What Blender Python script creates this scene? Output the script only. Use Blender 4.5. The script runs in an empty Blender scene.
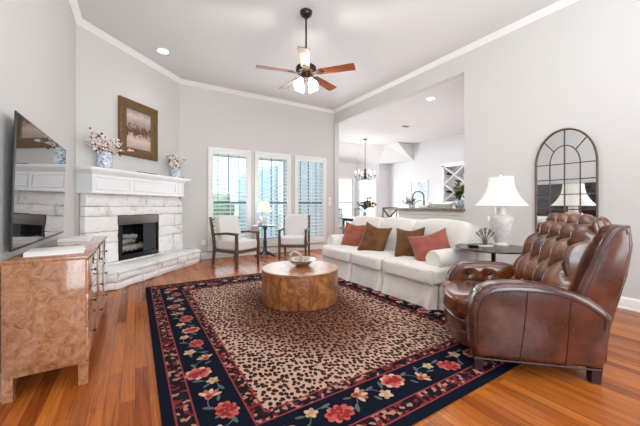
import bpy, bmesh, math, random
from math import sin, cos, pi, radians, sqrt
from mathutils import Vector, Matrix, noise as mnoise

S = bpy.context.scene
COL = S.collection
random.seed(7)

# ------------------------------------------------------------------ camera
cam_d = bpy.data.cameras.new('camera'); cam = bpy.data.objects.new('camera', cam_d); COL.objects.link(cam)
cam.location = (0, 0, 1.16); cam.rotation_euler = (radians(90), 0, radians(-31.78))
cam_d.sensor_width = 36; cam_d.lens = 298.4 / 640 * 36; cam_d.shift_y = -7.6 / 640
cam_d.clip_start = 0.02
S.camera = cam
# ------------------------------------------------------------------ exposure
S.view_settings.view_transform = 'Standard'; S.view_settings.look = 'None'
S.view_settings.exposure = 0.42; S.view_settings.gamma = 1.0
# ------------------------------------------------------------------ sky
W = bpy.data.worlds.new('sky'); S.world = W; W.use_nodes = True
bg = W.node_tree.nodes['Background']; bg.inputs[0].default_value = (0.68, 0.88, 0.98, 1); bg.inputs[1].default_value = 1.9
# ------------------------------------------------------------------ large lights: window daylight, kitchen light and added upward fill
def area(name, loc, rot, sx, sy, power, col=(1, 1, 1)):
    l = bpy.data.lights.new(name, 'AREA'); l.shape = 'RECTANGLE'; l.size = sx; l.size_y = sy
    l.energy = power; l.color = col
    o = bpy.data.objects.new(name, l); COL.objects.link(o); o.location = loc; o.rotation_euler = [radians(a) for a in rot]
    return o
area('rear_window_daylight', (0.6, -2.10, 1.55), (90, 0, 0), 1.5, 2.2, 46, (0.84, 0.93, 1.0))
area('rear_window_daylight', (3.2, -2.10, 1.55), (90, 0, 0), 1.9, 2.2, 30, (0.94, 0.95, 0.98))
area('back_window_daylight', (2.87, 6.62, 1.35), (-90, 0, 0), 2.9, 2.1, 36, (0.86, 0.95, 1.0))
area('dining_window_daylight', (6.95, 9.25, 1.35), (-90, 0, 0), 1.0, 1.9, 65, (0.90, 0.96, 1.0))
area('kitchen_ceiling_light', (6.6, 5.0, 3.34), (0, 0, 0), 2.0, 3.0, 32, (0.97, 0.98, 1.0))
area('kitchen_bounce', (6.4, 4.6, 1.3), (180, 0, 0), 2.0, 3.4, 20, (0.95, 0.98, 1.0))  # added fill shining up in the kitchen, no fixture there
sun_d = bpy.data.lights.new('sun', 'SUN'); sun_d.energy = 2.2; sun_d.angle = radians(2); sun_d.color = (1, .96, .9)
sun = bpy.data.objects.new('sun', sun_d); COL.objects.link(sun); sun.rotation_euler = (radians(20), radians(40), 0)
area('ceiling_fill', (1.3, -0.9, 2.3), (155, 0, 0), 2.6, 1.2, 115, (0.91, 0.96, 1.0))  # added lamp behind the camera, aimed up to brighten the ceiling

# ------------------------------------------------------------------ helpers
def L(c):  # sRGB 0-255 -> linear
    return tuple(((x / 255) / 12.92 if x / 255 <= .04045 else ((x / 255 + .055) / 1.055) ** 2.4) for x in c) + (1,)

class NT:
    def __init__(s, name):
        s.m = bpy.data.materials.new(name); s.m.use_nodes = True
        s.t = s.m.node_tree; s.b = s.t.nodes['Principled BSDF']; s.out = s.t.nodes['Material Output']
        s._c = None
    def n(s, typ, **kw):
        nd = s.t.nodes.new(typ)
        for k, v in kw.items():
            if k.startswith('i_'):
                key = k[2:]; key = int(key) if key.isdigit() else key.replace('_', ' ')
                nd.inputs[key].default_value = v
            else: setattr(nd, k, v)
        return nd
    def l(s, a, b): s.t.links.new(a, b)
    def coord(s, scale=(1, 1, 1), rot=(0, 0, 0), kind='Object'):
        tc = s.n('ShaderNodeTexCoord'); mp = s.n('ShaderNodeMapping')
        mp.inputs['Scale'].default_value = scale; mp.inputs['Rotation'].default_value = rot
        s.l(tc.outputs[kind], mp.inputs[0]); return mp.outputs[0]
    def noise(s, scale, detail=4, rough=.55, vec=None, dist=0):
        nd = s.n('ShaderNodeTexNoise'); nd.inputs['Scale'].default_value = scale; nd.inputs['Detail'].default_value = detail
        nd.inputs['Roughness'].default_value = rough; nd.inputs['Distortion'].default_value = dist
        s.l(vec if vec is not None else s.coord(), nd.inputs['Vector']); return nd
    def ramp(s, fac, stops, interp='LINEAR'):
        r = s.n('ShaderNodeValToRGB'); e = r.color_ramp; e.interpolation = interp
        while len(e.elements) < len(stops): e.elements.new(0.5)
        for el, (p, c) in zip(e.elements, stops): el.position = p; el.color = c if len(c) == 4 else tuple(c) + (1,)
        s.l(fac, r.inputs[0]); return r.outputs[0]
    def mix(s, fac, a, b, mode='MIX'):
        m = s.n('ShaderNodeMix', data_type='RGBA', blend_type=mode)
        for inp, v in ((m.inputs[0], fac), (m.inputs[6], a), (m.inputs[7], b)):
            if hasattr(v, 'is_linked') or hasattr(v, 'links'): s.l(v, inp)
            else: inp.default_value = v
        return m.outputs[2]
    def math(s, op, a, b=0.0):
        m = s.n('ShaderNodeMath', operation=op)
        for inp, v in ((m.inputs[0], a), (m.inputs[1], b)):
            if hasattr(v, 'links'): s.l(v, inp)
            else: inp.default_value = v
        return m.outputs[0]
    def bump(s, h, strength=.2, dist=.01):
        b = s.n('ShaderNodeBump'); b.inputs['Strength'].default_value = strength; b.inputs['Distance'].default_value = dist
        s.l(h, b.inputs['Height']); s.l(b.outputs[0], s.b.inputs['Normal'])
    def set(s, **kw):
        for k, v in kw.items():
            inp = s.b.inputs[k.replace('_', ' ')]
            if hasattr(v, 'links'): s.l(v, inp)
            else: inp.default_value = v
        return s

def mat(name, col, rough=.5, metal=0, var=0.0, vscale=8, bump=0, bscale=60, bdist=.004, **kw):
    t = NT(name); c = L(col)
    if var:
        nz = t.noise(vscale, 5)
        a = tuple(max(0, x * (1 - var)) for x in c[:3]) + (1,); b = tuple(min(1, x * (1 + var)) for x in c[:3]) + (1,)
        t.set(Base_Color=t.ramp(nz.outputs[0], [(.3, a), (.7, b)]))
    else: t.set(Base_Color=c)
    t.set(Roughness=rough, Metallic=metal, **kw)
    if bump: t.bump(t.noise(bscale, 3).outputs[0], bump, bdist)
    return t.m

def emis(name, col, strength, base=(255, 255, 255)):
    t = NT(name); t.set(Base_Color=L(base), Emission_Color=L(col), Emission_Strength=strength, Roughness=.4); return t.m

class B:
    """collects shapes into one mesh"""
    def __init__(s): s.v = []; s.f = []; s.mi = []
    def _add(s, bm, m=0, M=None):
        if M is not None: bmesh.ops.transform(bm, matrix=M, verts=bm.verts)
        bm.verts.index_update(); o = len(s.v)
        s.v += [v.co[:] for v in bm.verts]
        for f in bm.faces: s.f.append([o + v.index for v in f.verts]); s.mi.append(m)
        bm.free(); return s
    def raw(s, verts, faces, m=0, M=None):
        o = len(s.v); s.v += [tuple(M @ Vector(v)) if M is not None else tuple(v) for v in verts]
        for f in faces: s.f.append([o + i for i in f]); s.mi.append(m)
        return s
    def box(s, a, b, bev=0, m=0, M=None, seg=2):
        bm = bmesh.new(); bmesh.ops.create_cube(bm, size=1)
        for v in bm.verts: v.co = [(a[i] + b[i]) / 2 + v.co[i] * (b[i] - a[i]) for i in range(3)]
        if bev: bmesh.ops.bevel(bm, geom=list(bm.edges), offset=bev, segments=seg, affect='EDGES', profile=.5)
        return s._add(bm, m, M)
    def prism(s, poly, axis, a0, a1, bev=0, m=0, M=None, seg=3):
        """poly in the two other axes (cyclic order y,z / x,z / x,y)"""
        bm = bmesh.new()
        def P(p, a): return {'x': (a, p[0], p[1]), 'y': (p[0], a, p[1]), 'z': (p[0], p[1], a)}[axis]
        v0 = [bm.verts.new(P(p, a0)) for p in poly]; v1 = [bm.verts.new(P(p, a1)) for p in poly]
        n = len(poly); bm.faces.new(v0); bm.faces.new(v1[::-1])
        for i in range(n): bm.faces.new((v0[i], v1[i], v1[(i + 1) % n], v0[(i + 1) % n]))
        bmesh.ops.recalc_face_normals(bm, faces=bm.faces)
        if bev:
            ed = [e for e in bm.edges if len({round((v.co['xyz'.index(axis)] - a0), 5) == 0 for v in e.verts}) == 1]
            bmesh.ops.bevel(bm, geom=ed, offset=bev, segments=seg, affect='EDGES', profile=.5, clamp_overlap=True)
        return s._add(bm, m, M)
    def lathe(s, prof, c=(0, 0, 0), n=24, m=0, M=None, fn=None):
        V = []; F = []; k = len(prof)
        for i in range(n):
            a = 2 * pi * i / n
            for r, z in prof:
                q = 1 if fn is None else fn(a, z)
                V.append((c[0] + r * q * cos(a), c[1] + r * q * sin(a), c[2] + z))
        for i in range(n):
            for j in range(k - 1):
                F.append((i * k + j, ((i + 1) % n) * k + j, ((i + 1) % n) * k + j + 1, i * k + j + 1))
        if prof[0][0] > 1e-4: F.append([i * k for i in range(n)][::-1])
        if prof[-1][0] > 1e-4: F.append([i * k + k - 1 for i in range(n)])
        return s.raw(V, F, m, M)
    def tube(s, pts, r, n=8, m=0, M=None, closed=False, sq=None):
        pts = [Vector(p) for p in pts]; k = len(pts); V = []; F = []
        rs = r if isinstance(r, (list, tuple)) else [r] * k
        up = None
        for i, p in enumerate(pts):
            if closed: t = pts[(i + 1) % k] - pts[i - 1]
            else: t = pts[min(i + 1, k - 1)] - pts[max(i - 1, 0)]
            t.normalize()
            if up is None:
                up = Vector((0, 0, 1)) if abs(t.z) < .9 else Vector((1, 0, 0))
            x = up - t * up.dot(t); x.normalize(); up = x; y = t.cross(x)
            for j in range(n):
                a = 2 * pi * (j + .5) / n
                V.append(p + (x * cos(a) + y * sin(a)) * rs[i])
        for i in range(k if closed else k - 1):
            for j in range(n):
                a = i * n + j; b = i * n + (j + 1) % n; i2 = ((i + 1) % k) * n
                F.append((a, b, i2 + (j + 1) % n, i2 + j))
        if not closed: F.append(list(range(n))[::-1]); F.append([(k - 1) * n + j for j in range(n)])
        return s.raw(V, F, m, M)
    def ball(s, c, r, m=0, sub=2, M=None, jit=0):
        bm = bmesh.new(); bmesh.ops.create_icosphere(bm, subdivisions=sub, radius=1)
        rr = r if isinstance(r, (tuple, list)) else (r, r, r)
        for v in bm.verts:
            k = 1 + (random.uniform(-jit, jit) if jit else 0)
            v.co = [c[i] + v.co[i] * rr[i] * k for i in range(3)]
        return s._add(bm, m, M)
    def grid(s, fn, nu, nv, m=0, M=None, wrap=False):
        V = [fn(i / nu, j / nv) for j in range(nv + 1) for i in range(nu + 1)]
        F = [(j * (nu + 1) + i, j * (nu + 1) + i + 1, (j + 1) * (nu + 1) + i + 1, (j + 1) * (nu + 1) + i) for j in range(nv) for i in range(nu)]
        return s.raw(V, F, m, M)
    def cushion(s, c, size, e=.35, n=16, m=0, M=None, crown=0.0, lump=0.0, seed=0):
        """soft rounded box: cube grid pushed on to a superellipsoid"""
        bm = bmesh.new(); bmesh.ops.create_cube(bm, size=2)
        bmesh.ops.subdivide_edges(bm, edges=list(bm.edges), cuts=n, use_grid_fill=True)
        p = 2 / e
        for v in bm.verts:
            q = v.co.copy()
            q = Vector([math.copysign(abs(sin(x * pi / 2)), x) for x in q])
            d = (abs(q.x) ** p + abs(q.y) ** p + abs(q.z) ** p) ** (1 / p)
            q = q / d
            z = q.z
            k = (1 - q.x ** 4) * (1 - q.y ** 4)
            w = Vector((c[0] + q.x * size[0] / 2, c[1] + q.y * size[1] / 2, c[2] + z * (size[2] / 2 + crown * k)))
            if lump:
                w += Vector(mnoise.noise_vector(w * 6 + Vector((seed, 0, 0)))) * lump
            v.co = w
        return s._add(bm, m, M)
    def build(s, name, mats, parent=None, world=False, smooth=35, kind=None, label=None):
        me = bpy.data.meshes.new(name)
        v = s.v
        if parent is not None and world:
            Mi = full(parent).inverted(); v = [tuple(Mi @ Vector(p)) for p in v]
        me.from_pydata(v, [], s.f)
        for mm in (mats if isinstance(mats, (list, tuple)) else [mats]): me.materials.append(mm)
        me.polygons.foreach_set('material_index', s.mi)
        bm = bmesh.new(); bm.from_mesh(me); bmesh.ops.recalc_face_normals(bm, faces=bm.faces); bm.to_mesh(me); bm.free()
        if smooth:
            me.polygons.foreach_set('use_smooth', [True] * len(me.polygons))
            me.set_sharp_from_angle(angle=radians(smooth))
        me.update()
        o = bpy.data.objects.new(name, me); COL.objects.link(o)
        if parent is not None: o.parent = parent
        if kind: o['kind'] = kind
        if label: o['label'] = label
        return o

def full(o):
    M = Matrix.Identity(4)
    while o is not None:
        M = (Matrix.Translation(o.location) @ o.rotation_euler.to_matrix().to_4x4()) @ M; o = o.parent
    return M

def tag(o, label, cat, group=None):
    o['label'] = label; o['category'] = cat
    if group: o['group'] = group
    return o
def thing(name, label, cat, loc=(0, 0, 0), rz=0, group=None):
    o = bpy.data.objects.new(name, None); COL.objects.link(o); o.empty_display_size = .1
    o.location = loc; o.rotation_euler = (0, 0, rz)
    return tag(o, label, cat, group)
def copy_tree(o, parent=None):
    c = o.copy(); COL.objects.link(c); c.parent = parent
    for ch in [x for x in bpy.data.objects if x.parent == o]: copy_tree(ch, c)
    return c
def sweep(b, prof, path, m=0):
    """profile (offset to the left of the path, z) along a 2-D polyline with mitred corners"""
    P = [Vector(p) for p in path]; k = len(P); V = []; F = []; n = len(prof)
    for i, p in enumerate(P):
        d0 = (P[i] - P[i - 1]).normalized() if i else None
        d1 = (P[i + 1] - P[i]).normalized() if i < k - 1 else None
        n0 = Vector((-d0.y, d0.x)) if d0 else None; n1 = Vector((-d1.y, d1.x)) if d1 else None
        if d0 and d1: nn = (n0 + n1); nn /= nn.dot(n0)
        else: nn = n0 or n1
        for o, z in prof: V.append((p.x + nn.x * o, p.y + nn.y * o, z))
    for i in range(k - 1):
        for j in range(n): F.append((i * n + j, i * n + (j + 1) % n, (i + 1) * n + (j + 1) % n, (i + 1) * n + j))
    F.append(list(range(n))); F.append([(k - 1) * n + j for j in range(n)])
    return b.raw(V, F, m)
def wallgrid(b, axis, a0, a1, u0, u1, z0, z1, holes, m=0):
    us = sorted({u0, u1, *[h[0] for h in holes], *[h[1] for h in holes]}); zs = sorted({z0, z1, *[h[2] for h in holes], *[h[3] for h in holes]})
    for i in range(len(us) - 1):
        for j in range(len(zs) - 1):
            cu = (us[i] + us[i + 1]) / 2; cz = (zs[j] + zs[j + 1]) / 2
            if any(h[0] < cu < h[1] and h[2] < cz < h[3] for h in holes): continue
            if axis == 'x': b.box((a0, us[i], zs[j]), (a1, us[i + 1], zs[j + 1]), m=m)
            else: b.box((us[i], a0, zs[j]), (us[i + 1], a1, zs[j + 1]), m=m)
    return b
def arc(c, r, a0, a1, n, plane='xz', y=0):
    out = []
    for i in range(n + 1):
        a = radians(a0 + (a1 - a0) * i / n); out.append((c[0] + r * cos(a), c[1] + r * sin(a)))
    return out

def rectframe(b, u0, u1, z0, z1, su, s0, s1, d0, d1, bev=.004, axis='y', M=None, m=0):
    """four bars round u0..u1, z0..z1: stile width su, bottom rail s0, top rail s1, depth d0..d1"""
    for ua, ub, za, zb in ((u0, u1, z0, z0 + s0), (u0, u1, z1 - s1, z1), (u0, u0 + su, z0 + s0, z1 - s1), (u1 - su, u1, z0 + s0, z1 - s1)):
        if axis == 'y': b.box((ua, d0, za), (ub, d1, zb), bev, M=M, m=m)
        else: b.box((d0, ua, za), (d1, ub, zb), bev, M=M, m=m)
    return b

# ------------------------------------------------------------------ materials
M_wall = mat('wall_paint', (210, 208, 205), .65, bump=.03, bscale=220, bdist=.002)
M_ceil = mat('ceiling_paint', (222, 221, 221), .7, bump=.03, bscale=150, bdist=.002)
M_kwall = mat('kitchen_paint', (222, 222, 224), .65)
M_trim = mat('white_trim_paint', (240, 238, 236), .35)
M_white = mat('white_lacquer', (244, 244, 244), .3)

def m_floor():
    t = NT('oak_plank_floor'); v = t.coord(rot=(0, 0, radians(90)))
    br = t.n('ShaderNodeTexBrick', offset=.37, offset_frequency=2, squash=1)
    t.l(v, br.inputs['Vector'])
    for k, val in (('Scale', 1), ('Mortar Size', .0009), ('Mortar Smooth', .2), ('Bias', 0), ('Brick Width', 1.05), ('Row Height', .075)):
        br.inputs[k].default_value = val
    br.inputs['Color1'].default_value = (0, 0, 0, 1); br.inputs['Color2'].default_value = (1, 1, 1, 1); br.inputs['Mortar'].default_value = (.5, .5, .5, 1)
    tone = t.ramp(br.outputs['Color'], [(0, L((142, 70, 25))), (.35, L((180, 99, 38))), (.7, L((202, 118, 50))), (1, L((164, 88, 33)))])
    g1 = t.noise(1, 6, .65, t.coord(scale=(38, 1.6, 1)), 1.2)
    g2 = t.noise(1, 4, .6, t.coord(scale=(160, 5, 1)), .5)
    gr = t.ramp(g1.outputs[0], [(.32, (.55, .48, .42)), (.5, (.92, .9, .88)), (.68, (1.08, 1.06, 1.04))])
    c = t.mix(1.0, tone, gr, 'MULTIPLY')
    c = t.mix(.35, c, t.ramp(g2.outputs[0], [(.35, (.5, .42, .36)), (.6, (1, 1, 1))]), 'MULTIPLY')
    c = t.mix(br.outputs['Fac'], c, (.06, .025, .01, 1))
    t.set(Base_Color=c, Roughness=.25, Specular_IOR_Level=.3, Coat_Weight=.0, Coat_Roughness=.1)
    t.bump(t.math('SUBTRACT', g1.outputs[0], br.outputs['Fac']), .12, .004)
    return t.m
M_floor = m_floor()

def m_leather(name, lo, mid, hi):
    t = NT(name); n1 = t.noise(5, 6, .6); n2 = t.noise(26, 4, .6)
    c = t.ramp(n1.outputs[0], [(.28, L(lo)), (.5, L(mid)), (.74, L(hi))])
    c = t.mix(.5, c, t.ramp(n2.outputs[0], [(.3, (.62, .58, .55)), (.65, (1.1, 1.1, 1.1))]), 'MULTIPLY')
    vo = t.n('ShaderNodeTexVoronoi', i_Scale=170.0); t.l(t.coord(), vo.inputs['Vector'])
    t.set(Base_Color=c, Roughness=t.ramp(n2.outputs[0], [(.3, (.26,) * 3), (.7, (.14,) * 3)]), Specular_IOR_Level=.6, Coat_Weight=.5, Coat_Roughness=.1)
    t.bump(t.math('ADD', t.math('MULTIPLY', vo.outputs[0], .35), n2.outputs[0]), .09, .004)
    return t.m
M_leather = m_leather('brown_leather', (44, 19, 13), (78, 37, 26), (104, 56, 42))
M_leather_in = m_leather('worn_lit_leather', (50, 22, 8), (104, 53, 18), (142, 82, 31))  # same leather lightened: warm lamp light put into the colour, with some wear
M_piping = mat('dark_leather_piping', (58, 30, 20), .35)

def m_fabric(name, col, bump=.25, scale=420, wr=.35, rough=.9, var=.06):
    t = NT(name); c = L(col)
    n0 = t.noise(9, 4); n1 = t.noise(scale, 2)
    t.set(Base_Color=t.ramp(n0.outputs[0], [(.3, tuple(x * (1 - var) for x in c[:3])), (.7, c)]), Roughness=rough, Sheen_Weight=.15 if max(col) > 150 and bump > .2 else 0.0, Specular_IOR_Level=.3 if bump > .2 else .05)
    t.bump(t.math('ADD', t.math('MULTIPLY', n1.outputs[0], .25), t.math('MULTIPLY', n0.outputs[0], wr * 4)), bump, .01)
    return t.m
M_slip = m_fabric('white_slipcover_cotton', (236, 231, 225))
M_chairfab = m_fabric('off_white_upholstery', (228, 224, 221), wr=.1)
M_terra = m_fabric('terracotta_velvet', (164, 88, 72), wr=.3, rough=.7, var=.25)
M_gold = m_fabric('bronze_velvet', (118, 76, 40), wr=.3, rough=.6, var=.4)
M_chairwood = mat('greyed_walnut', (92, 70, 54), .45, var=.25, vscale=14)
M_darkwood = mat('dark_espresso_wood', (52, 36, 30), .35, var=.25, vscale=20)
M_blackmetal = mat('black_iron', (38, 36, 36), .4, metal=.6)
M_bronze = mat('oil_rubbed_bronze', (62, 46, 38), .35, metal=.7)
M_chrome = mat('polished_silver', (200, 196, 190), .18, metal=1)

def m_burl(name, cols, scale, rough=.12, coat=.6):
    t = NT(name); n1 = t.noise(scale, 8, .68, None, 2.2); n2 = t.noise(scale * 4.5, 5, .6, None, 1)
    c = t.ramp(n1.outputs[0], [(.3, L(cols[0])), (.45, L(cols[1])), (.58, L(cols[2])), (.75, L(cols[3]))])
    c = t.mix(.4, c, t.ramp(n2.outputs[0], [(.35, (.68, .58, .5)), (.55, (1, 1, 1))]), 'MULTIPLY')
    t.set(Base_Color=c, Roughness=rough, Coat_Weight=coat, Coat_Roughness=.04)
    return t.m
M_burl = m_burl('burl_veneer', ((126, 76, 48), (166, 112, 78), (184, 132, 98), (200, 154, 122)), 13, .2)
def m_drum():
    t = NT('drum_veneer'); v = t.coord(scale=(4, 4, 2.4))
    n1 = t.noise(1.6, 8, .7, v, 2.2); n2 = t.noise(5, 4, .6)
    c = t.ramp(n1.outputs[0], [(.3, L((98, 54, 26))), (.48, L((146, 90, 50))), (.62, L((184, 126, 78))), (.78, L((140, 82, 42)))])
    c = t.mix(.4, c, t.ramp(n2.outputs[0], [(.35, (.66, .56, .46)), (.6, (1, 1, 1))]), 'MULTIPLY')
    t.set(Base_Color=c, Roughness=.28, Coat_Weight=.5, Coat_Roughness=.06); return t.m
M_drum = m_drum()

def m_stone(name):
    t = NT(name); n1 = t.noise(4, 6, .6); n2 = t.noise(24, 6, .7)
    c = t.ramp(n1.outputs[0], [(.26, L((206, 196, 186))), (.42, L((246, 244, 241))), (.8, L((252, 251, 250)))])
    c = t.mix(.45, c, t.ramp(n2.outputs[0], [(.3, (.45, .38, .33)), (.45, (1, 1, 1))]), 'MULTIPLY')
    t.set(Base_Color=c, Roughness=.85); t.bump(n2.outputs[0], .5, .012); return t.m
M_stone = m_stone('white_limestone')
M_mortar = mat('pale_mortar', (186, 178, 170), .95, bump=.3, bscale=80)

# ================================================================== SETTING
XR, YB, XL, YD, XD, ZC, YR = 4.67, 6.81, -.70, 5.325, .785, 3.77, -2.2
KX, KZ, ZH = 8.75, 3.42, 3.395
win = [(1.345, 2.297), (2.392, 3.338), (3.446, 4.394)]
WZ0, WZ1 = .20, 2.437

b = B(); b.prism([(XL, YR), (9.2, YR), (9.2, 10.2), (XL, 10.2)], 'z', -.1, 0); b.build('floor', M_floor, kind='structure')
b = B(); b.prism([(XL - .2, YR - .2), (XR + .0, YR - .2), (XR + .0, YB + .2), (XL - .2, YB + .2)], 'z', ZC, ZC + .12); b.build('ceiling', M_ceil, kind='structure')
b = B(); b.box((XL - .15, YR, 0), (XL, YD + .06, ZC)); b.build('wall_left', M_wall, kind='structure')
b = B(); wallgrid(b, 'y', YB, YB + .16, XD - .08, XR, 0, ZC, [(w0 + .06, w1 - .06, WZ0 + .06, WZ1 - .06) for w0, w1 in win]); b.build('wall_back', M_wall, kind='structure')
b = B(); wallgrid(b, 'x', XR, XR + .14, YR, YB + .16, 0, ZC, [(2.965, YB - .045, -.01, ZH)]); b.build('wall_right', M_wall, kind='structure')
b = B(); wallgrid(b, 'y', YR - .15, YR, XL - .15, XR + .14, 0, ZC, [(-.15, 1.35, .4, 2.7), (2.25, 4.15, .4, 2.7)]); b.build('wall_rear', M_wall, kind='structure')
# the corner wall of the fireplace runs at 45 degrees: local x along the wall, -y into the room
FP = Matrix.Translation((XL, YD, 0)) @ Matrix.Rotation(radians(45), 4, 'Z')
FBX = (.547, 1.376, .29, 1.0)
b = B(); wallgrid(b, 'y', 0, .15, -.05, 2.15, 0, ZC, [FBX]); b.v = [tuple(FP @ Vector(v)) for v in b.v]; b.build('wall_fireplace', M_wall, kind='structure')

crown = [(0, 3.695), (.008, 3.695), (.012, 3.706), (.022, 3.714), (.036, 3.73), (.056, 3.748), (.064, 3.758), (.074, 3.761), (.074, ZC), (0, ZC)]
b = B(); sweep(b, crown, [(XR, YR), (XR, YB), (XD, YB), (XL, YD), (XL, YR)]); b.build('trim_1', M_trim, kind='structure')
base = [(0, 0), (.024, 0), (.024, .018), (.016, .024), (.016, .105), (.012, .118), (.005, .13), (0, .135)]
b = B(); sweep(b, base, [(XR, YR), (XR, 2.96)]); b.build('baseboard_right', M_trim, kind='structure')
b = B(); sweep(b, base, [(XR, YB), (1.21, YB)]); b.build('baseboard_back', M_trim, kind='structure')
b = B(); sweep(b, base, [(XL, 4.90), (XL, YR)]); b.build('baseboard_left', M_trim, kind='structure')

# kitchen and dining nook beyond the opening
b = B(); wallgrid(b, 'x', KX, KX + .12, YR, 8.81, 0, KZ, []); b.build('wall_kitchen', M_kwall, kind='structure')
b = B(); b.box((8.2, 8.81, 0), (KX + .12, 8.93, KZ)); b.build('wall_dining_side', M_kwall, kind='structure')
b = B(); wallgrid(b, 'y', 9.42, 9.54, 4.4, 7.51, 0, KZ, [(5.1, 6.1, .35, 2.2), (6.48, 7.40, .35, 2.2)]); b.build('wall_dining_back', M_kwall, kind='structure')
# 45 degree bay wall with its own window
BAY = Matrix.Translation((7.51, 9.42, 0)) @ Matrix.Rotation(math.atan2(8.81 - 9.42, 8.2 - 7.51), 4, 'Z'); BL = sqrt(.61 ** 2 + .69 ** 2)
b = B(); wallgrid(b, 'y', 0, .12, 0, BL, 0, KZ, [(.16, .76, .35, 2.2)]); b.v = [tuple(BAY @ Vector(v)) for v in b.v]; b.build('wall_dining_bay', M_kwall, kind='structure')
b = B(); b.box((4.4, YB + .16, 0), (XR, 9.54, KZ)); b.build('wall_dining_left', M_kwall, kind='structure')
b = B(); b.box((XR + .14, 1.2, 0), (KX, 1.32, KZ)); b.build('wall_kitchen_near', M_kwall, kind='structure')
b = B(); b.box((XR + .14, 1.2, KZ), (KX + .12, 9.6, KZ + .1)); b.build('ceiling_kitchen', M_ceil, kind='structure')
# sloping ceiling round the nook
b = B(); cz, wz, cx = 3.415, 2.82, 7.95
b.raw([(cx, 7.58, cz), (KX, 7.58, wz), (KX, 8.81, wz), (8.2, 8.81, wz), (7.51, 9.42, wz), (4.7, 9.42, wz), (4.7, 8.62, cz), (7.2, 8.62, cz), (cx, 8.2, cz), (KX, 7.58, cz)],
      [(0, 1, 2, 3, 8), (8, 3, 4, 7), (7, 4, 5, 6), (0, 1, 9)])
b.build('ceiling_nook', M_ceil, smooth=0, kind='structure')
# bar half wall
b = B(); b.box((XR + .02, 2.965, 0), (XR + .13, 4.44, 1.065)); b.box((XR, 2.965, .985), (XR + .02, 4.44, 1.065), .004); b.build('wall_bar', M_wall, kind='structure')

# windows with plantation shutters
M_glass = NT('window_glass'); M_glass.set(Base_Color=(.9, .97, 1, 1), Roughness=0, Transmission_Weight=1, IOR=1.01); M_glass = M_glass.m
M_lou = mat('shutter_white', (238, 240, 242), .4)
for i, (w0, w1) in enumerate(win):
    b = B(); T = .07
    rectframe(b, w0, w1, WZ0, WZ1, T, T, T, YB - .045, YB - .001, .006)
    b.box((w0 - .03, YB - .06, WZ0 - .03), (w1 + .03, YB - .001, WZ0 - .001), .006)
    f = b.build(f'window_{i+1}', M_trim, kind='structure')
    b = B(); s0, s1 = w0 + T - .01, w1 - T + .01
    rectframe(b, s0 - .012, s1 + .012, WZ0 + .055, WZ1 - .055, .06, .095, .08, YB - .03, YB - .004, .004)
    sh = b.build('shutter_frame', M_lou, f)
    b = B(); z = WZ0 + .195
    while z < WZ1 - .15:
        tl = radians(-24); h = .036
        b.prism([(YB - .015 - h * cos(tl), z + h * sin(tl)), (YB - .015, z + .004), (YB - .015 + h * cos(tl), z - h * sin(tl)), (YB - .015, z - .004)], 'x', s0 + .045, s1 - .045)
        z += .088
    b.build('louvers', M_lou, sh, smooth=0)
    b = B(); b.box(((s0 + s1) / 2 - .006, YB - .062, WZ0 + .25), ((s0 + s1) / 2 + .006, YB - .052, WZ1 - .2)); b.build('tilt_rod', M_lou, sh)
    b = B()
    b.box((w0 + .06, YB + .09, 1.19), (w1 - .06, YB + .13, 1.25)); b.box(((w0 + w1) / 2 - .012, YB + .1, WZ0 + .06), ((w0 + w1) / 2 + .012, YB + .12, WZ1 - .06))
    for q in (.25, .75): b.box((w0 + (w1 - w0) * q - .008, YB + .1, WZ0 + .06), (w0 + (w1 - w0) * q + .008, YB + .12, WZ1 - .06))
    b.build('sash', mat('sash_bronze', (120, 134, 148), .5), f)
    b = B(); b.box((w0 + .06, YB + .108, WZ0 + .06), (w1 - .06, YB + .112, WZ1 - .06)); b.build('window_pane', M_glass, f)
def nook_window(name, M, u0, u1, z0=.35, z1=2.2):
    b = B()
    rectframe(b, u0 - .07, u1 + .07, z0 - .07, z1 + .07, .09, .09, .09, -.025, -.001, .005, M=M)
    f = b.build(name, M_trim, kind='structure')
    b = B(); zm = (z0 + z1) / 2
    b.box((u0, .05, zm - .03), (u1, .08, zm + .03), M=M)
    for q in (1 / 3, 2 / 3): b.box((u0 + (u1 - u0) * q - .009, .055, z0), (u0 + (u1 - u0) * q + .009, .075, z1), M=M)
    for q in (.25, .75): b.box((u0, .055, z0 + (z1 - z0) * q - .009), (u1, .075, z0 + (z1 - z0) * q + .009), M=M)
    b.build('sash', mat('sash_white', (225, 230, 236), .5), f)
    b = B(); b.box((u0, .062, z0), (u1, .066, z1), M=M); b.build('window_pane', M_glass, f)
T0 = Matrix.Translation((0, 9.42, 0))
nook_window('window_4', T0, 6.48, 7.40); nook_window('window_5', T0, 5.1, 6.1); nook_window('window_6', BAY, .16, .76)

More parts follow.
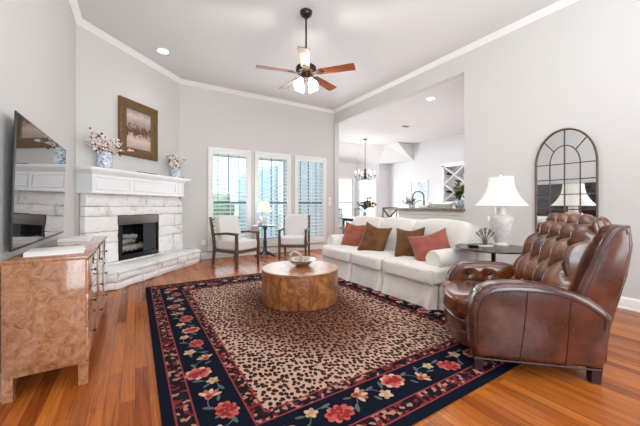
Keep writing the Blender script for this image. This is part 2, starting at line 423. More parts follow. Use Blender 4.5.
# outside
b = B(); b.box((-12, YB + .2, -.25), (24, 40, -.12)); b.build('ground', mat('patio_and_lawn', (172, 176, 160), .9, var=.2, vscale=2), kind='structure')
M_post = mat('porch_post_paint', (132, 164, 186), .6)
b = B(); b.box((-1, 8.5, 2.55), (4.35, 8.75, 2.85)); ob = b.build('trim_2', mat('porch_beam_paint', (196, 190, 180), .6), kind='structure')
for px in (2.98, 4.25):
    b = B(); b.box((px - .09, 8.52, -.12), (px + .09, 8.7, 2.55), .01); b.box((px - .12, 8.49, -.12), (px + .12, 8.73, .1), .01)
    tag(b.build('porch_post', M_post), 'grey-blue porch post outside the ' + ('middle' if px < 3.5 else 'third') + ' shuttered window', 'post')
M_leaf = mat('garden_leaves', (150, 172, 130), .7, var=.3, vscale=5)
def bush(c, r, label, n=260):
    b = B()
    for k in range(26):
        a, z = random.uniform(0, 2 * pi), random.uniform(-.4, 1); q = sqrt(max(0, 1 - z * z)) * random.uniform(.4, .8)
        b.ball((c[0] + r[0] * q * cos(a), c[1] + r[1] * q * sin(a), c[2] + r[2] * z * .7), tuple(x * random.uniform(.28, .42) for x in r), sub=2, jit=.12)
    tag(b.build('garden_bush', M_leaf, smooth=0), label, 'bush')
bush((1.0, 12.0, .52), (1.5, .8, .95), 'low pale green bush beyond the porch, seen through the first shuttered window')
bush((3.1, 14.2, .56), (1.0, .6, 1.1), 'green bush beyond the porch, seen through the middle shuttered window')
b = B(); b.box((4.3, 10.0, -.12), (4.42, 14.5, 2.6)); b.build('wall_outside', mat('outside_siding', (206, 222, 230), .7), kind='structure')
b = B(); b.box((-6, 15.5, -.12), (4.2, 15.6, 1.75)); b.build('fence_outside', mat('garden_fence_wood', (196, 178, 158), .8, var=.2, vscale=4), kind='structure')

# ================================================================== FIREPLACE
fire = thing('fireplace', 'white stone corner fireplace with panelled white mantel and raised hearth', 'fireplace', (XL, YD, 0), radians(45))
def stones(b, x0, x1, z0, z1, yf, yb, holes=(), hs=(.15, .21), ws=(.24, .5), seed=1, axis='y'):
    """coursed rough stones between x0..x1, face at yf"""
    rnd = random.Random(seed); z = z0
    zs = [z0]
    while z < z1 - .06:
        h = rnd.uniform(*hs); z = min(z + h, z1); zs.append(z)
    if zs[-1] < z1: zs[-1] = z1
    for h in holes:
        for edge in (h[2], h[3]):
            k = min(range(1, len(zs) - 1), key=lambda i: abs(zs[i] - edge)) if len(zs) > 2 else None
            if k is not None and z0 < edge < z1: zs[k] = edge
    zs = sorted(set(zs))
    for r in range(len(zs) - 1):
        za, zb = zs[r], zs[r + 1]; zm = (za + zb) / 2
        spans = [(x0, x1)]
        for h in holes:
            if h[2] < zm < h[3]:
                ns = []
                for s in spans:
                    if h[0] > s[0]: ns.append((s[0], min(s[1], h[0])))
                    if h[1] < s[1]: ns.append((max(s[0], h[1]), s[1]))
                spans = ns
        for sa, sb in spans:
            x = sa
            while x < sb - .001:
                w = rnd.uniform(*ws); xe = x + w
                if sb - xe < .14: xe = sb
                bm = bmesh.new(); bmesh.ops.create_cube(bm, size=1)
                g = .010
                for v in bm.verts: v.co = ((x + xe) / 2 + v.co.x * (xe - x - g), 0, zm + v.co.z * (zb - za - g)) if False else Vector(((x + xe) / 2 + v.co.x * (xe - x - g), (yf + yb) / 2 + v.co.y * (yb - yf), zm + v.co.z * (zb - za - g)))
                bmesh.ops.subdivide_edges(bm, edges=list(bm.edges), cuts=3, use_grid_fill=True)
                off = rnd.uniform(-.018, .016)
                for v in bm.verts:
                    nv = mnoise.noise_vector(v.co * 7 + Vector((seed, x, za)))
                    front = abs(v.co.y - yf) < .001
                    v.co.x += nv.x * .012; v.co.z += nv.z * .012
                    if front:
                        ed = min(v.co.x - x, xe - v.co.x, v.co.z - za, zb - v.co.z)
                        v.co.y += off + nv.y * .028 + (.018 if ed < .018 else 0)
                b._add(bm); x = xe
    return b
b = B(); stones(b, .02, 2.02, .25, 1.335, -.15, -.04, [FBX], seed=3)
b.box((.035, -.108, .24), (FBX[0], -.0, 1.33), m=1); b.box((FBX[1], -.108, .24), (2.005, -.0, 1.33), m=1); b.box((FBX[0], -.108, FBX[3] + .005), (FBX[1], 0, 1.33), m=1)
sur = b.build('stone_surround', [M_stone, M_mortar], fire, smooth=50)
# hearth (world outline): front corner points A (left) and C (right)
hA, hC = Vector((-.206, 4.93)), Vector((1.13, 6.44))
b = B()
Mh = Matrix.Translation((hA.x, hA.y, 0)) @ Matrix.Rotation(math.atan2(hC.y - hA.y, hC.x - hA.x), 4, 'Z'); hl = (hC - hA).length
t2 = B(); stones(t2, 0, hl, 0, .215, 0, .1, hs=(.09, .13), ws=(.22, .5), seed=11)
b.raw([tuple(Mh @ Vector(v)) for v in t2.v], t2.f)
t2 = B(); stones(t2, 0, .49, 0, .215, 0, .1, hs=(.09, .13), ws=(.22, .3), seed=12)
b.raw([tuple(Matrix.Translation((XL + .004, hA.y, 0)) @ Vector(v)) for v in t2.v], t2.f)
pl = [(XL + .005, hA.y + .045), (hA.x - .01, hA.y + .045), (hC.x - .03, hC.y + .02), (1.13, YB - .004), (XD + .01, YB - .004), (XL + .005, YD + .01)]
b.prism(pl, 'z', 0, .2, m=1)
hb = b.build('hearth_base', [M_stone, M_mortar], fire, world=True, smooth=50)
# hearth top slabs
b = B(); rnd = random.Random(5)
up = (hC - hA).normalized(); cuts = [0, .36, .78, 1.16, 1.55, hl]
inn = Vector((-up.y, up.x))
for i in range(5):
    p0 = hA + up * cuts[i] - inn * .02; p1 = hA + up * (cuts[i + 1] - .006) - inn * .02
    d = .56
    q = [p0, p1, p1 + inn * d, p0 + inn * d]
    if i == 4: q = [p0, Vector((1.14, 6.43)), Vector((1.14, YB - .006)), Vector((.80, YB - .006)), p0 + inn * d]
    b.prism([tuple(x) for x in q], 'z', .215 + rnd.uniform(-.002, .002), .25 + rnd.uniform(-.003, .004), .008, seg=2)
b.prism([(XL + .006, hA.y - .02), (hA.x - .005, hA.y - .02), (hA.x + inn.x * .56, hA.y + inn.y * .56), (XL + .006, YD)], 'z', .214, .251, .008, seg=2)
b.build('hearth_slab', M_stone, fire, world=True, smooth=40)
# firebox
M_soot = mat('sooty_firebrick', (44, 42, 42), .9, var=.3, vscale=10, bump=.3, bscale=30)
x0, x1, z0, z1 = FBX
b = B()
b.box((x0 - .03, .42, z0 - .05), (x1 + .03, .45, z1)); b.box((x0 - .03, -.1, z0 - .05), (x0, .44, z1)); b.box((x1, -.1, z0 - .05), (x1 + .03, .44, z1))
b.box((x0, -.1, z0 - .05), (x1, .44, z0)); b.box((x0, -.1, z1 - .02), (x1, .44, z1))
fb = b.build('firebox', M_soot, fire)
M_fb = mat('black_steel', (30, 30, 32), .35, metal=.4)
b = B()
b.box((x0, -.135, z0), (x0 + .03, -.1, z1), .004); b.box((x1 - .03, -.135, z0), (x1, -.1, z1), .004); b.box((x0, -.135, z0), (x1, -.1, z0 + .075), .004)
b.build('steel_frame', M_fb, fire)
b = B(); b.box((x0, -.14, z1 - .15), (x1, -.10, z1 - .005), .006); b.build('hood', mat('warm_grey_steel', (110, 100, 92), .35, metal=.3), fire)
M_mesh = mat('grey_wire_mesh', (70, 72, 76), .5, metal=.5)
b = B(); b.grid(lambda u, v: (x1 - .03 - u * .26, -.085 + .012 * sin(u * 40), z0 + .08 + v * .48), 60, 1); b.build('mesh_curtain', M_mesh, fire)
b = B(); b.grid(lambda u, v: (x0 + .03 + u * .09, -.085 + .012 * sin(u * 28), z0 + .08 + v * .48), 30, 1); b.build('mesh_curtain', M_mesh, fire)
b = B()
for k in range(6): b.tube([(x0 + .2 + k * .09, .05, z0 + .12), (x0 + .2 + k * .09, .06, z0 + .06), (x0 + .2 + k * .09, .3, z0 + .06), (x0 + .2 + k * .09, .32, z0 + .14)], .009, 6)
b.tube([(x0 + .15, .08, z0 + .06), (x0 + .72, .08, z0 + .06)], .009, 6); b.build('log_grate', M_fb, fire)
M_log = mat('pale_birch_bark', (176, 164, 152), .8, var=.35, vscale=25, bump=.4, bscale=40)
for (p, q, r) in (((x0 + .10, .10, z0 + .13), (x0 + .68, .10, z0 + .15), .055), ((x0 + .13, .22, z0 + .14), (x0 + .70, .20, z0 + .13), .06), ((x0 + .15, .13, z0 + .24), (x0 + .6, .2, z0 + .26), .05), ((x0 + .22, .22, z0 + .35), (x0 + .56, .10, z0 + .33), .04)):
    b = B(); pts = [Vector(p).lerp(Vector(q), k / 6) + Vector((0, random.uniform(-.008, .008), random.uniform(-.008, .008))) for k in range(7)]
    b.tube(pts, [r * random.uniform(.9, 1.1) for _ in pts], 10)
    tag(b.build('firewood_log', M_log), ('long pale log lying at the front of the fireplace grate', 'long pale log lying at the back of the fireplace grate', 'pale log stacked in the middle of the firewood pile', 'short pale log on top of the firewood pile')[[.055, .06, .05, .04].index(r)], 'log', 'logs in the fireplace')
    o = bpy.context.scene.objects[-1] if False else None
for o in bpy.data.objects:
    if o.name.startswith('firewood_log'): o.location = fire.location; o.rotation_euler = fire.rotation_euler
# mantel
b = B(); fx = .012; ex = 1.885; yf = -.27
b.box((fx, yf, 1.34), (ex, -.0, 1.65))
ml = b.build('mantel_box', M_white, fire)
b = B()
prof = [(0, 1.60), (.012, 1.60), (.02, 1.615), (.045, 1.635), (.055, 1.65), (0, 1.65)]
sweep(b, prof, [(ex, 0), (ex, yf), (fx, yf), (fx, 0)][::-1][::-1] if False else [(ex, -.001), (ex, yf), (fx, yf), (fx, -.001)][::-1][::-1])
for v in range(len(b.v)): pass
b.build('mantel_moulding', M_white, ml)
b = B(); b.box((fx - .06, yf - .055, 1.65), (ex + .15, -.001, 1.695), .008); b.build('mantel_shelf', M_white, fire)
b = B()
for pa, pb in ((.06, .64), (.70, 1.66), (1.71, 1.85)):
    za, zb = 1.385, 1.575; w = .022 if pb - pa > .2 else .014
    rectframe(b, pa, pb, za, zb, w, w, w, yf - .012, yf + .001, .004)
b.build('raised_panel_moulding', M_white, ml)
b = B(); b.box((fx - .012, yf - .014, 1.33), (ex + .012, -.001, 1.352), .004); b.build('lower_bead', M_white, ml)

# ================================================================== RUG
rug = thing('area_rug', 'navy floral-bordered rug with a leopard-spot centre on the wood floor', 'rug', (1.55, 2.96, 0))
RX0, RX1, RY0, RY1, RZ = .12, 3.0, 1.08, 4.85, .012
M_navy = m_fabric('navy_wool', (16, 20, 34), wr=.05, bump=.15)
M_rline = m_fabric('brick_red_wool', (128, 46, 48), wr=.05)
def m_leopard():
    t = NT('leopard_pile'); tc = t.coord()
    dn = t.noise(9, 3, .5, tc)
    add = t.n('ShaderNodeVectorMath', operation='ADD'); sc = t.n('ShaderNodeVectorMath', operation='SCALE'); sc.inputs['Scale'].default_value = .035
    t.l(dn.outputs['Color'], sc.inputs[0]); t.l(tc, add.inputs[0]); t.l(sc.outputs[0], add.inputs[1])
    mp = t.n('ShaderNodeMapping'); mp.inputs['Scale'].default_value = (30, 24, 1); mp.inputs['Rotation'].default_value = (0, 0, radians(20)); t.l(add.outputs[0], mp.inputs[0])
    vo = t.n('ShaderNodeTexVoronoi', i_Scale=1.0, i_Randomness=.78); vo.voronoi_dimensions = '2D'; t.l(mp.outputs[0], vo.inputs['Vector'])
    size = t.n('ShaderNodeSeparateColor'); t.l(vo.outputs['Color'], size.inputs[0])
    thr = t.math('ADD', t.math('MULTIPLY', size.outputs[0], .20), .30)
    spot = t.math('LESS_THAN', vo.outputs['Distance'], thr)
    big = t.noise(1.1, 2, .5, tc)
    # tan deepens towards the middle of the field, pile sheen partly painted in
    sx = t.n('ShaderNodeSeparateXYZ'); t.l(tc, sx.inputs[0])
    rr = t.math('ADD', t.math('POWER', t.math('MULTIPLY', t.math('ABSOLUTE', sx.outputs[0]), 1.05), 2.0), t.math('POWER', t.math('MULTIPLY', t.math('ABSOLUTE', sx.outputs[1]), .72), 2.0))
    rr = t.math('ADD', rr, t.math('MULTIPLY', big.outputs[0], .5))
    basec = t.ramp(rr, [(.15, L((104, 64, 44))), (.6, L((136, 94, 74))), (1.25, L((190, 154, 136)))])
    fine = t.noise(160, 2)
    basec = t.mix(.35, basec, t.ramp(fine.outputs[0], [(.3, (.7, .66, .62)), (.7, (1.1, 1.1, 1.1))]), 'MULTIPLY')
    spc = t.ramp(size.outputs[1], [(0, L((34, 20, 18))), (1, L((62, 36, 28)))])
    t.set(Base_Color=t.mix(spot, basec, spc), Roughness=.95, Specular_IOR_Level=.1)
    t.bump(fine.outputs[0], .3, .006); return t.m
M_leop = m_leopard()
def m_guard():
    t = NT('guard_band_weave'); v = t.coord(scale=(44, 44, 1))
    vo = t.n('ShaderNodeTexVoronoi', i_Scale=1.0, i_Randomness=.9); vo.voronoi_dimensions = '2D'; vo.distance = 'CHEBYCHEV'; t.l(v, vo.inputs['Vector'])
    sp = t.n('ShaderNodeSeparateColor'); t.l(vo.outputs['Color'], sp.inputs[0])
    c = t.ramp(sp.outputs[0], [(0, L((26, 18, 22))), (.48, L((166, 118, 102))), (.64, L((112, 38, 40))), (.86, L((30, 26, 38)))], 'CONSTANT')
    t.set(Base_Color=c, Roughness=.95, Specular_IOR_Level=.1); return t.m
M_guard = m_guard()
def frame_band(b, o0, o1, z, m=0):
    x0, x1, y0, y1 = RX0, RX1, RY0, RY1
    for a, c in (((x0 + o0, y0 + o0), (x0 + o1, y1 - o0)), ((x1 - o1, y0 + o0), (x1 - o0, y1 - o0)), ((x0 + o1, y0 + o0), (x1 - o1, y0 + o1)), ((x0 + o1, y1 - o1), (x1 - o1, y1 - o0))):
        b.box((a[0], a[1], .001), (c[0], c[1], z), m=m)
b = B(); b.box((RX0 + .50, RY0 + .50, .001), (RX1 - .50, RY1 - .50, RZ)); b.build('leopard_field', M_leop, rug, world=True, smooth=0)
b = B(); frame_band(b, .0, .06, RZ - .001); b.build('edge_binding', M_navy, rug, world=True, smooth=0)
b = B(); frame_band(b, .07, .155, RZ); frame_band(b, .06, .07, RZ, 1); frame_band(b, .155, .165, RZ, 1); b.build('outer_guard_band', [M_guard, M_rline], rug, world=True, smooth=0)
b = B(); frame_band(b, .425, .49, RZ); frame_band(b, .415, .425, RZ, 1); frame_band(b, .49, .50, RZ, 1); b.build('inner_guard_band', [M_guard, M_rline], rug, world=True, smooth=0)
cols = [(136, 28, 28), (178, 66, 54), (198, 160, 134), (174, 136, 84), (84, 92, 90), (164, 84, 58), (190, 100, 82)]
MF = [M_navy] + [m_fabric('flower_wool', c, wr=.05, var=.18) for c in cols]
b = B(); frame_band(b, .165, .415, RZ)
rnd = random.Random(21); zz = [RZ + .0006]
def blob(x, y, rx, ry, rot, m, n=12, wob=.0):
    zz[0] += .000004; V = [(x, y, zz[0])]
    for k in range(n):
        a = 2 * pi * k / n; q = 1 + wob * sin(a * 5 + rot * 3)
        dx, dy = rx * q * cos(a), ry * q * sin(a); V.append((x + dx * cos(rot) - dy * sin(rot), y + dx * sin(rot) + dy * cos(rot), zz[0]))
    b.raw(V, [(0, 1 + k, 1 + (k + 1) % n) for k in range(n)], m)
def peony(x, y, r, rot):
    for k in range(9):
        a = rot + 2 * pi * k / 9; blob(x + r * .72 * cos(a), y + r * .60 * sin(a), r * .36, r * .3, a, 3 if k % 2 else 7)
    for k in range(7):
        a = rot + .3 + 2 * pi * k / 7; blob(x + r * .48 * cos(a), y + r * .4 * sin(a), r * .34, r * .26, a, 2 if k % 3 else 1)
    for k in range(4):
        a = rot + 2 * pi * k / 4; blob(x + r * .18 * cos(a), y + r * .18 * sin(a), r * .22, r * .18, a, 1)
def redbloom(x, y, r, rot):
    ca, sa = cos(rot), sin(rot)
    def at(dx, dy): return x + dx * ca - dy * sa, y + dx * sa + dy * ca
    for k in range(9):
        a = 2 * pi * k / 9; p = at(r * .74 * cos(a), r * .5 * sin(a)); blob(*p, r * .30, r * .24, rot + a, 2 if k % 3 else 7)
    for k in range(8):
        a = .4 + 2 * pi * k / 8; p = at(r * .52 * cos(a), r * .34 * sin(a)); blob(*p, r * .30, r * .22, rot + a, 1 if k % 4 else 2)
    blob(x, y, r * .4, r * .26, rot, 1)
    for k in range(4):
        a = 2 * pi * k / 4; p = at(r * .3 * cos(a), r * .18 * sin(a)); blob(*p, r * .14, r * .06, rot + a + 1, 2)
def gold(x, y, r, rot):
    for k in range(5):
        a = rot + 2 * pi * k / 5; blob(x + r * .5 * cos(a), y + r * .5 * sin(a), r * .45, r * .34, a, 4 if k % 2 else 3)
    blob(x, y, r * .3, r * .3, 0, 4)
def lily(x, y, r, rot):
    for k in range(5):
        a = rot - 1.1 + .55 * k; blob(x + r * .6 * cos(a), y + r * .6 * sin(a), r * .46, r * .2, a, 3 if k % 2 == 0 else 6)
    blob(x, y, r * .45, r * .34, rot, 6); blob(x, y, r * .25, r * .2, rot, 1)
def vine(p, q, bend):
    p, q = Vector(p), Vector(q); d = q - p; nrm = Vector((-d.y, d.x)).normalized(); zz[0] += .000004; V = []; N = 8
    for k in range(N + 1):
        c = p.lerp(q, k / N) + nrm * bend * sin(pi * k / N)
        V += [tuple(c + nrm * .004) + (zz[0],), tuple(c - nrm * .004) + (zz[0],)]
    b.raw(V, [(2 * k, 2 * k + 1, 2 * k + 3, 2 * k + 2) for k in range(N)], 5)
    c = p.lerp(q, .5) + nrm * bend * 1.2; blob(c.x, c.y, .034, .012, math.atan2(d.y, d.x) + .7, 5); 
    c = p.lerp(q, .7) - nrm * bend * .6; blob(c.x, c.y, .028, .01, math.atan2(d.y, d.x) - .7, 5)
mid = .29
def strip(p0, p1):
    p0, p1 = Vector(p0), Vector(p1); d = p1 - p0; ln = d.length; d.normalize(); nr = Vector((-d.y, d.x))
    k = 0; s = .10; prev = None; seq = [peony, gold, redbloom, lily, gold, peony, lily, gold, redbloom, gold]
    while s < ln - .08:
        f = seq[k % len(seq)]; off = (.045 if k % 2 else -.03) + rnd.uniform(-.012, .012)
        c = p0 + d * s + nr * off; r = {peony: .085, redbloom: .092, gold: .052, lily: .075}[f] * rnd.uniform(.78, .98)
        if prev is not None: vine(prev, c, rnd.choice((-.05, .05)))
        nxt.append((f, c.x, c.y, r, rnd.uniform(0, 6.28) if f in (peony, gold) else math.atan2(d.y, d.x) + rnd.uniform(-.5, .5)))
        prev = c; s += {peony: .185, redbloom: .175, gold: .135, lily: .16}[f]; k += 1
nxt = []
strip((RX0 + mid, RY0 + .2), (RX0 + mid, RY1 - .2)); strip((RX0 + .42, RY0 + mid), (RX1 - .42, RY0 + mid)); strip((RX1 - mid, RY0 + .2), (RX1 - mid, RY1 - .2)); strip((RX0 + .42, RY1 - mid), (RX1 - .42, RY1 - mid))
zz[0] = RZ + .0012
for f, x, y, r, a in nxt: f(x, y, r, a)
b.build('flower_border', MF, rug, world=True, smooth=0)

# ================================================================== SOFA
sofa = thing('sofa', 'white slipcovered three-seat sofa with rolled arms below the bar opening', 'sofa', (3.22, 3.22, 0))
SY = (2.07, 2.935, 3.60, 4.42)
b = B(); b.box((2.80, 2.11, .05), (3.66, 4.38, .30), .03); b.build('base', M_slip, sofa, world=True)
for k in range(3):
    b = B(); y0, y1 = SY[k], SY[k + 1]
    b.cushion((3.095, (y0 + y1) / 2, .372), (.73, y1 - y0 + .01, .185), .26, 16, crown=.022, lump=.008, seed=k * 9)
    sc_ = b.build('seat_cushion', M_slip, sofa, world=True)
    b = B(); xf = 2.736
    b.tube([(xf + .018, y0 + .035, .445), (xf + .012, (y0 + y1) / 2, .449), (xf + .018, y1 - .035, .445)], .005, 6)
    b.tube([(xf + .018, y0 + .035, .298), (xf + .010, (y0 + y1) / 2, .295), (xf + .018, y1 - .035, .298)], .005, 6)
    b.build('piping', M_slip, sc_, world=True)
bw = [(2.10, 2.93), (2.93, 3.60), (3.60, 4.36)]
for k, (y0, y1) in enumerate(bw):
    Mx = Matrix.Translation((3.46, (y0 + y1) / 2, .70)) @ Matrix.Rotation(radians(12), 4, 'Y')
    b = B(); b.cushion((0, 0, 0), (.24, y1 - y0, .54), .36, 16, M=Mx, lump=0)
    for i, v in enumerate(b.v):
        q = Vector(v); q += Vector(mnoise.noise_vector(q * 4 + Vector((k * 5, 0, 0)))) * .018; b.v[i] = tuple(q)
    b.build('back_cushion', M_slip, sofa, world=True)
b = B(); b.cushion((3.60, 3.23, .56), (.22, 2.36, .78), .3, 14); b.build('backrest', M_slip, sofa, world=True)
def sofa_arm(yc, out):
    b = B()
    pr = [(yc + .115 * cos(radians(a)) , .535 + .115 * sin(radians(a))) for a in range(-60, 241, 15)]
    pr = [(yc - .09, .06)] + [(yc - .095, .40)] + pr[::-1] + [(yc + .095, .40), (yc + .09, .06)]
    b.prism(pr, 'x', 2.875, 3.62, .022, seg=3)
    a = b.build('arm', M_slip, sofa, world=True, smooth=50)
    b = B(); ring = [(2.873, yc + .098 * cos(radians(q)), .535 + .098 * sin(radians(q))) for q in range(-55, 236, 10)]
    b.tube(ring, .005, 6); b.build('arm_piping', M_slip, a, world=True)
sofa_arm(2.20, -1); sofa_arm(4.29, 1)
# skirt with inverted pleats
def skirt(p0, p1, nrm, pleats, seed=0):
    p0, p1 = Vector(p0), Vector(p1); ln = (p1 - p0).length
    def fn(u, v):
        z = .285 - v * .268; p = p0.lerp(p1, u); s = u * ln
        o = .012 + .035 * v + .022 * v * mnoise.noise(Vector((s * 5, v * 1.5, seed)))
        for c in pleats:
            dd = abs(s - c)
            if dd < .045: o -= (.075 * (1 - dd / .045)) * v
            elif dd < .16: o += .026 * v * (1 - (dd - .045) / .115)
        return (p.x + nrm[0] * o, p.y + nrm[1] * o, z)
    b = B(); b.grid(fn, int(ln / .012), 10); return b.build('skirt', M_slip, sofa, world=True, smooth=60)
skirt((2.80, 2.08), (2.80, 4.42), (-1, 0), (.02, .86, 1.51, 2.32)); skirt((2.80, 2.085), (3.66, 2.085), (0, -1), (.02, .8), 3)

def pillow(name, m, label, c, w, h, t, yaw, lean, roll, group=None, seed=0):
    b = B()
    def surf(sg):
        def fn(u, v):
            a, d = u * 2 - 1, v * 2 - 1
            ea = 1 - .10 * (1 - d * d); ed = 1 - (.24 if d > 0 else .10) * (1 - abs(a) ** 1.4)
            x, z = a * w / 2 * (1 - .10 * (1 - a * a) * 0) * ea, d * h / 2 * ed
            th = t / 2 * ((1 - a ** 4) * (1 - d ** 4)) ** .55
            th *= 1 + .25 * mnoise.noise(Vector((a * 2 + seed, d * 2, sg)))
            return (x, sg * th, z)
        return fn
    b.grid(surf(1), 22, 22); b.grid(surf(-1), 22, 22)
    bm = bmesh.new(); me = bpy.data.meshes.new('t'); me.from_pydata(b.v, [], b.f); bm.from_mesh(me); bmesh.ops.remove_doubles(bm, verts=bm.verts, dist=.0005)
    b2 = B(); b2._add(bm); bpy.data.meshes.remove(me)
    o = b2.build(name, m, smooth=60); o.rotation_euler = Matrix.Rotation(yaw, 3, 'Z').to_euler()
    Mr = Matrix.Rotation(yaw, 3, 'Z') @ Matrix.Rotation(lean, 3, 'X') @ Matrix.Rotation(roll, 3, 'Y')
    o.rotation_euler = Mr.to_euler(); o.location = c
    return tag(o, label, 'pillow', group)
R_ = radians
pillow('throw_pillow', M_terra, 'terracotta pillow at the far arm of the sofa', (3.16, 3.97, .655), .48, .45, .16, R_(-66), R_(-18), R_(4), 'sofa pillows', 1)
pillow('throw_pillow', M_gold, 'bronze-brown pillow leaning against the terracotta one, far half of the sofa', (3.10, 3.43, .645), .45, .48, .17, R_(-66), R_(-20), R_(11), 'sofa pillows', 4)
pillow('throw_pillow', M_gold, 'bronze-brown pillow half hidden behind the near terracotta pillow', (3.18, 2.82, .645), .43, .45, .16, R_(-76), R_(-18), R_(-5), 'sofa pillows', 7)
pillow('throw_pillow', M_terra, 'large terracotta pillow slouching against the near rolled arm', (3.12, 2.42, .635), .48, .43, .20, R_(-54), R_(-26), R_(-17), 'sofa pillows', 9)

# ================================================================== DRUM COFFEE TABLE
drum = thing('coffee_table', 'round drum coffee table in figured brown wood in the middle of the rug', 'coffee table', (1.724, 3.249, RZ))
b = B(); b.lathe([(.452, 0), (.462, .006), (.464, .02), (.464, .355), (.4635, .358), (.4605, .36)], n=64); b.build('drum_body', M_drum, drum, smooth=50)
b = B(); b.lathe([(.4605, .362), (.466, .366), (.466, .384), (.46, .391), (0, .391)], n=64)
M_drumtop = m_burl('polished_table_top', ((120, 70, 36), (160, 104, 60), (178, 122, 76), (162, 104, 60)), 5, .3, .05)
b.build('table_top', M_drumtop, drum, smooth=40)

def bowl():
    M_b = mat('silvered_rope', (198, 184, 170), .3, metal=.6, var=.35, vscale=40, bump=.6, bscale=90)
    r = thing('decorative_bowl', 'woven silver-tan bowl with a looped rope handle on the drum table', 'bowl', (1.80, 3.33, RZ + .391), R_(20))
    b = B(); b.lathe([(.0, .004), (.07, .0), (.10, .02), (.145, .055), (.185, .075), (.19, .08), (.18, .078), (.14, .062), (.09, .028), (0, .016)], n=40, fn=lambda a, z: 1 + .10 * sin(2 * a) * (z > .04) + .02 * sin(20 * a))
    b.build('bowl_body', M_b, r)
    b = B()
    for k in range(3):
        pts = []
        for i in range(36):
            a = 2 * pi * i / 36; q = .092 + .014 * cos(7 * a + k * 2.1)
            pts.append((-.12 + .014 * sin(7 * a + k * 2.1), q * cos(a) , .105 + q * .75 * sin(a)))
        b.tube(pts, .009, 6, closed=True)
    b.build('loop_handle', M_b, r)
bowl()

# ================================================================== CONSOLE, TV
con = thing('sideboard', 'glossy burl-wood sideboard with small dark knobs below the television', 'sideboard', (-.46, 3.22, 0))
cx0, cx1, cy0, cy1 = -.665, -.262, 2.455, 3.985
b = B(); b.box((cx0, cy0, .135), (cx1 - .012, cy1, .812), .003); b.build('carcass', M_burl, con, world=True)
b = B(); b.box((cx0 - .003, cy0 - .004, .812), (cx1 + .003, cy1 + .004, .832), .003); b.build('top', M_burl, con, world=True)
for x in (cx0, cx1 - .05):
    for y in (cy0, cy1 - .05):
        b = B(); b.prism([(x, y), (x + .05, y), (x + .05, y + .05), (x, y + .05)], 'z', 0, .136, 0); b.build('leg', M_burl, con, world=True)
M_burl_front = m_burl('lacquered_burl_front', ((140, 90, 58), (176, 126, 92), (192, 146, 112), (204, 164, 134)), 9, .05, 1.0)
for i in range(3):
    for j in range(3):
        y0 = cy0 + .012 + i * .5035; y1 = y0 + .495; z0_ = .146 + j * .221; z1_ = z0_ + .214
        b = B(); b.box((cx1 - .014, y0, z0_), (cx1, y1, z1_), .002); d = b.build('drawer', M_burl_front, con, world=True)
        b = B(); b.lathe([(.004, 0), (.004, .008), (.010, .012), (.011, .018), (.006, .021), (0, .022)], n=12, M=Matrix.Translation((cx1, (y0 + y1) / 2, (z0_ + z1_) / 2)) @ Matrix.Rotation(R_(90), 4, 'Y'))
        b.build('knob', M_blackmetal, d, world=True)
def book(name, loc, sx, sy, h, rz, label):
    r = thing(name, label, 'book', loc, rz, 'white books on the sideboard')
    b = B(); b.box((-sx / 2, -sy / 2, 0), (sx / 2, sy / 2, .003), .001); b.box((-sx / 2, -sy / 2, h - .003), (sx / 2, sy / 2, h), .001); b.box((-sx / 2, -sy / 2, 0), (-sx / 2 + .003, sy / 2, h), .001); b.build('cover', M_white, r)
    b = B(); b.box((-sx / 2 + .002, -sy / 2 + .004, .003), (sx / 2 - .004, sy / 2 - .004, h - .003)); b.build('pages', mat('paper', (232, 228, 222), .8), r)
book('coffee_table_book', (-.46, 2.72, .832), .30, .24, .028, R_(4), 'large white book lying on the near end of the burl sideboard')
book('coffee_table_book', (-.47, 3.62, .832), .22, .28, .028, R_(-3), 'white book lying on the far end of the burl sideboard')

tv = thing('tv', 'large flat television on the wall above the burl sideboard', 'television', (-.66, 3.33, 1.3))
TY0, TY1, TZ0, TZ1 = 2.58, 4.165, .87, 1.752
b = B(); b.box((-.652, TY0, TZ0), (-.642, TY1, TZ1), .002); b.box((-.675, TY0 + .25, TZ0 + .12), (-.651, TY1 - .25, TZ1 - .2), .006); b.build('housing', mat('black_plastic', (28, 30, 34), .35), tv, world=True)
M_scr = NT('dark_glass_screen'); M_scr.set(Base_Color=(.012, .012, .014, 1), Roughness=.02, IOR=1.75, Coat_Weight=.6, Coat_Roughness=.01); M_scr = M_scr.m
b = B(); b.box((-.6425, TY0 + .012, TZ0 + .018), (-.640, TY1 - .012, TZ1 - .012)); b.build('screen', M_scr, tv, world=True)
b = B(); b.box((-.699, 3.0, 1.1), (-.676, 3.7, 1.5), .003); b.build('wall_bracket', M_blackmetal, tv, world=True)
tv.rotation_euler = (0, radians(1.6), 0)

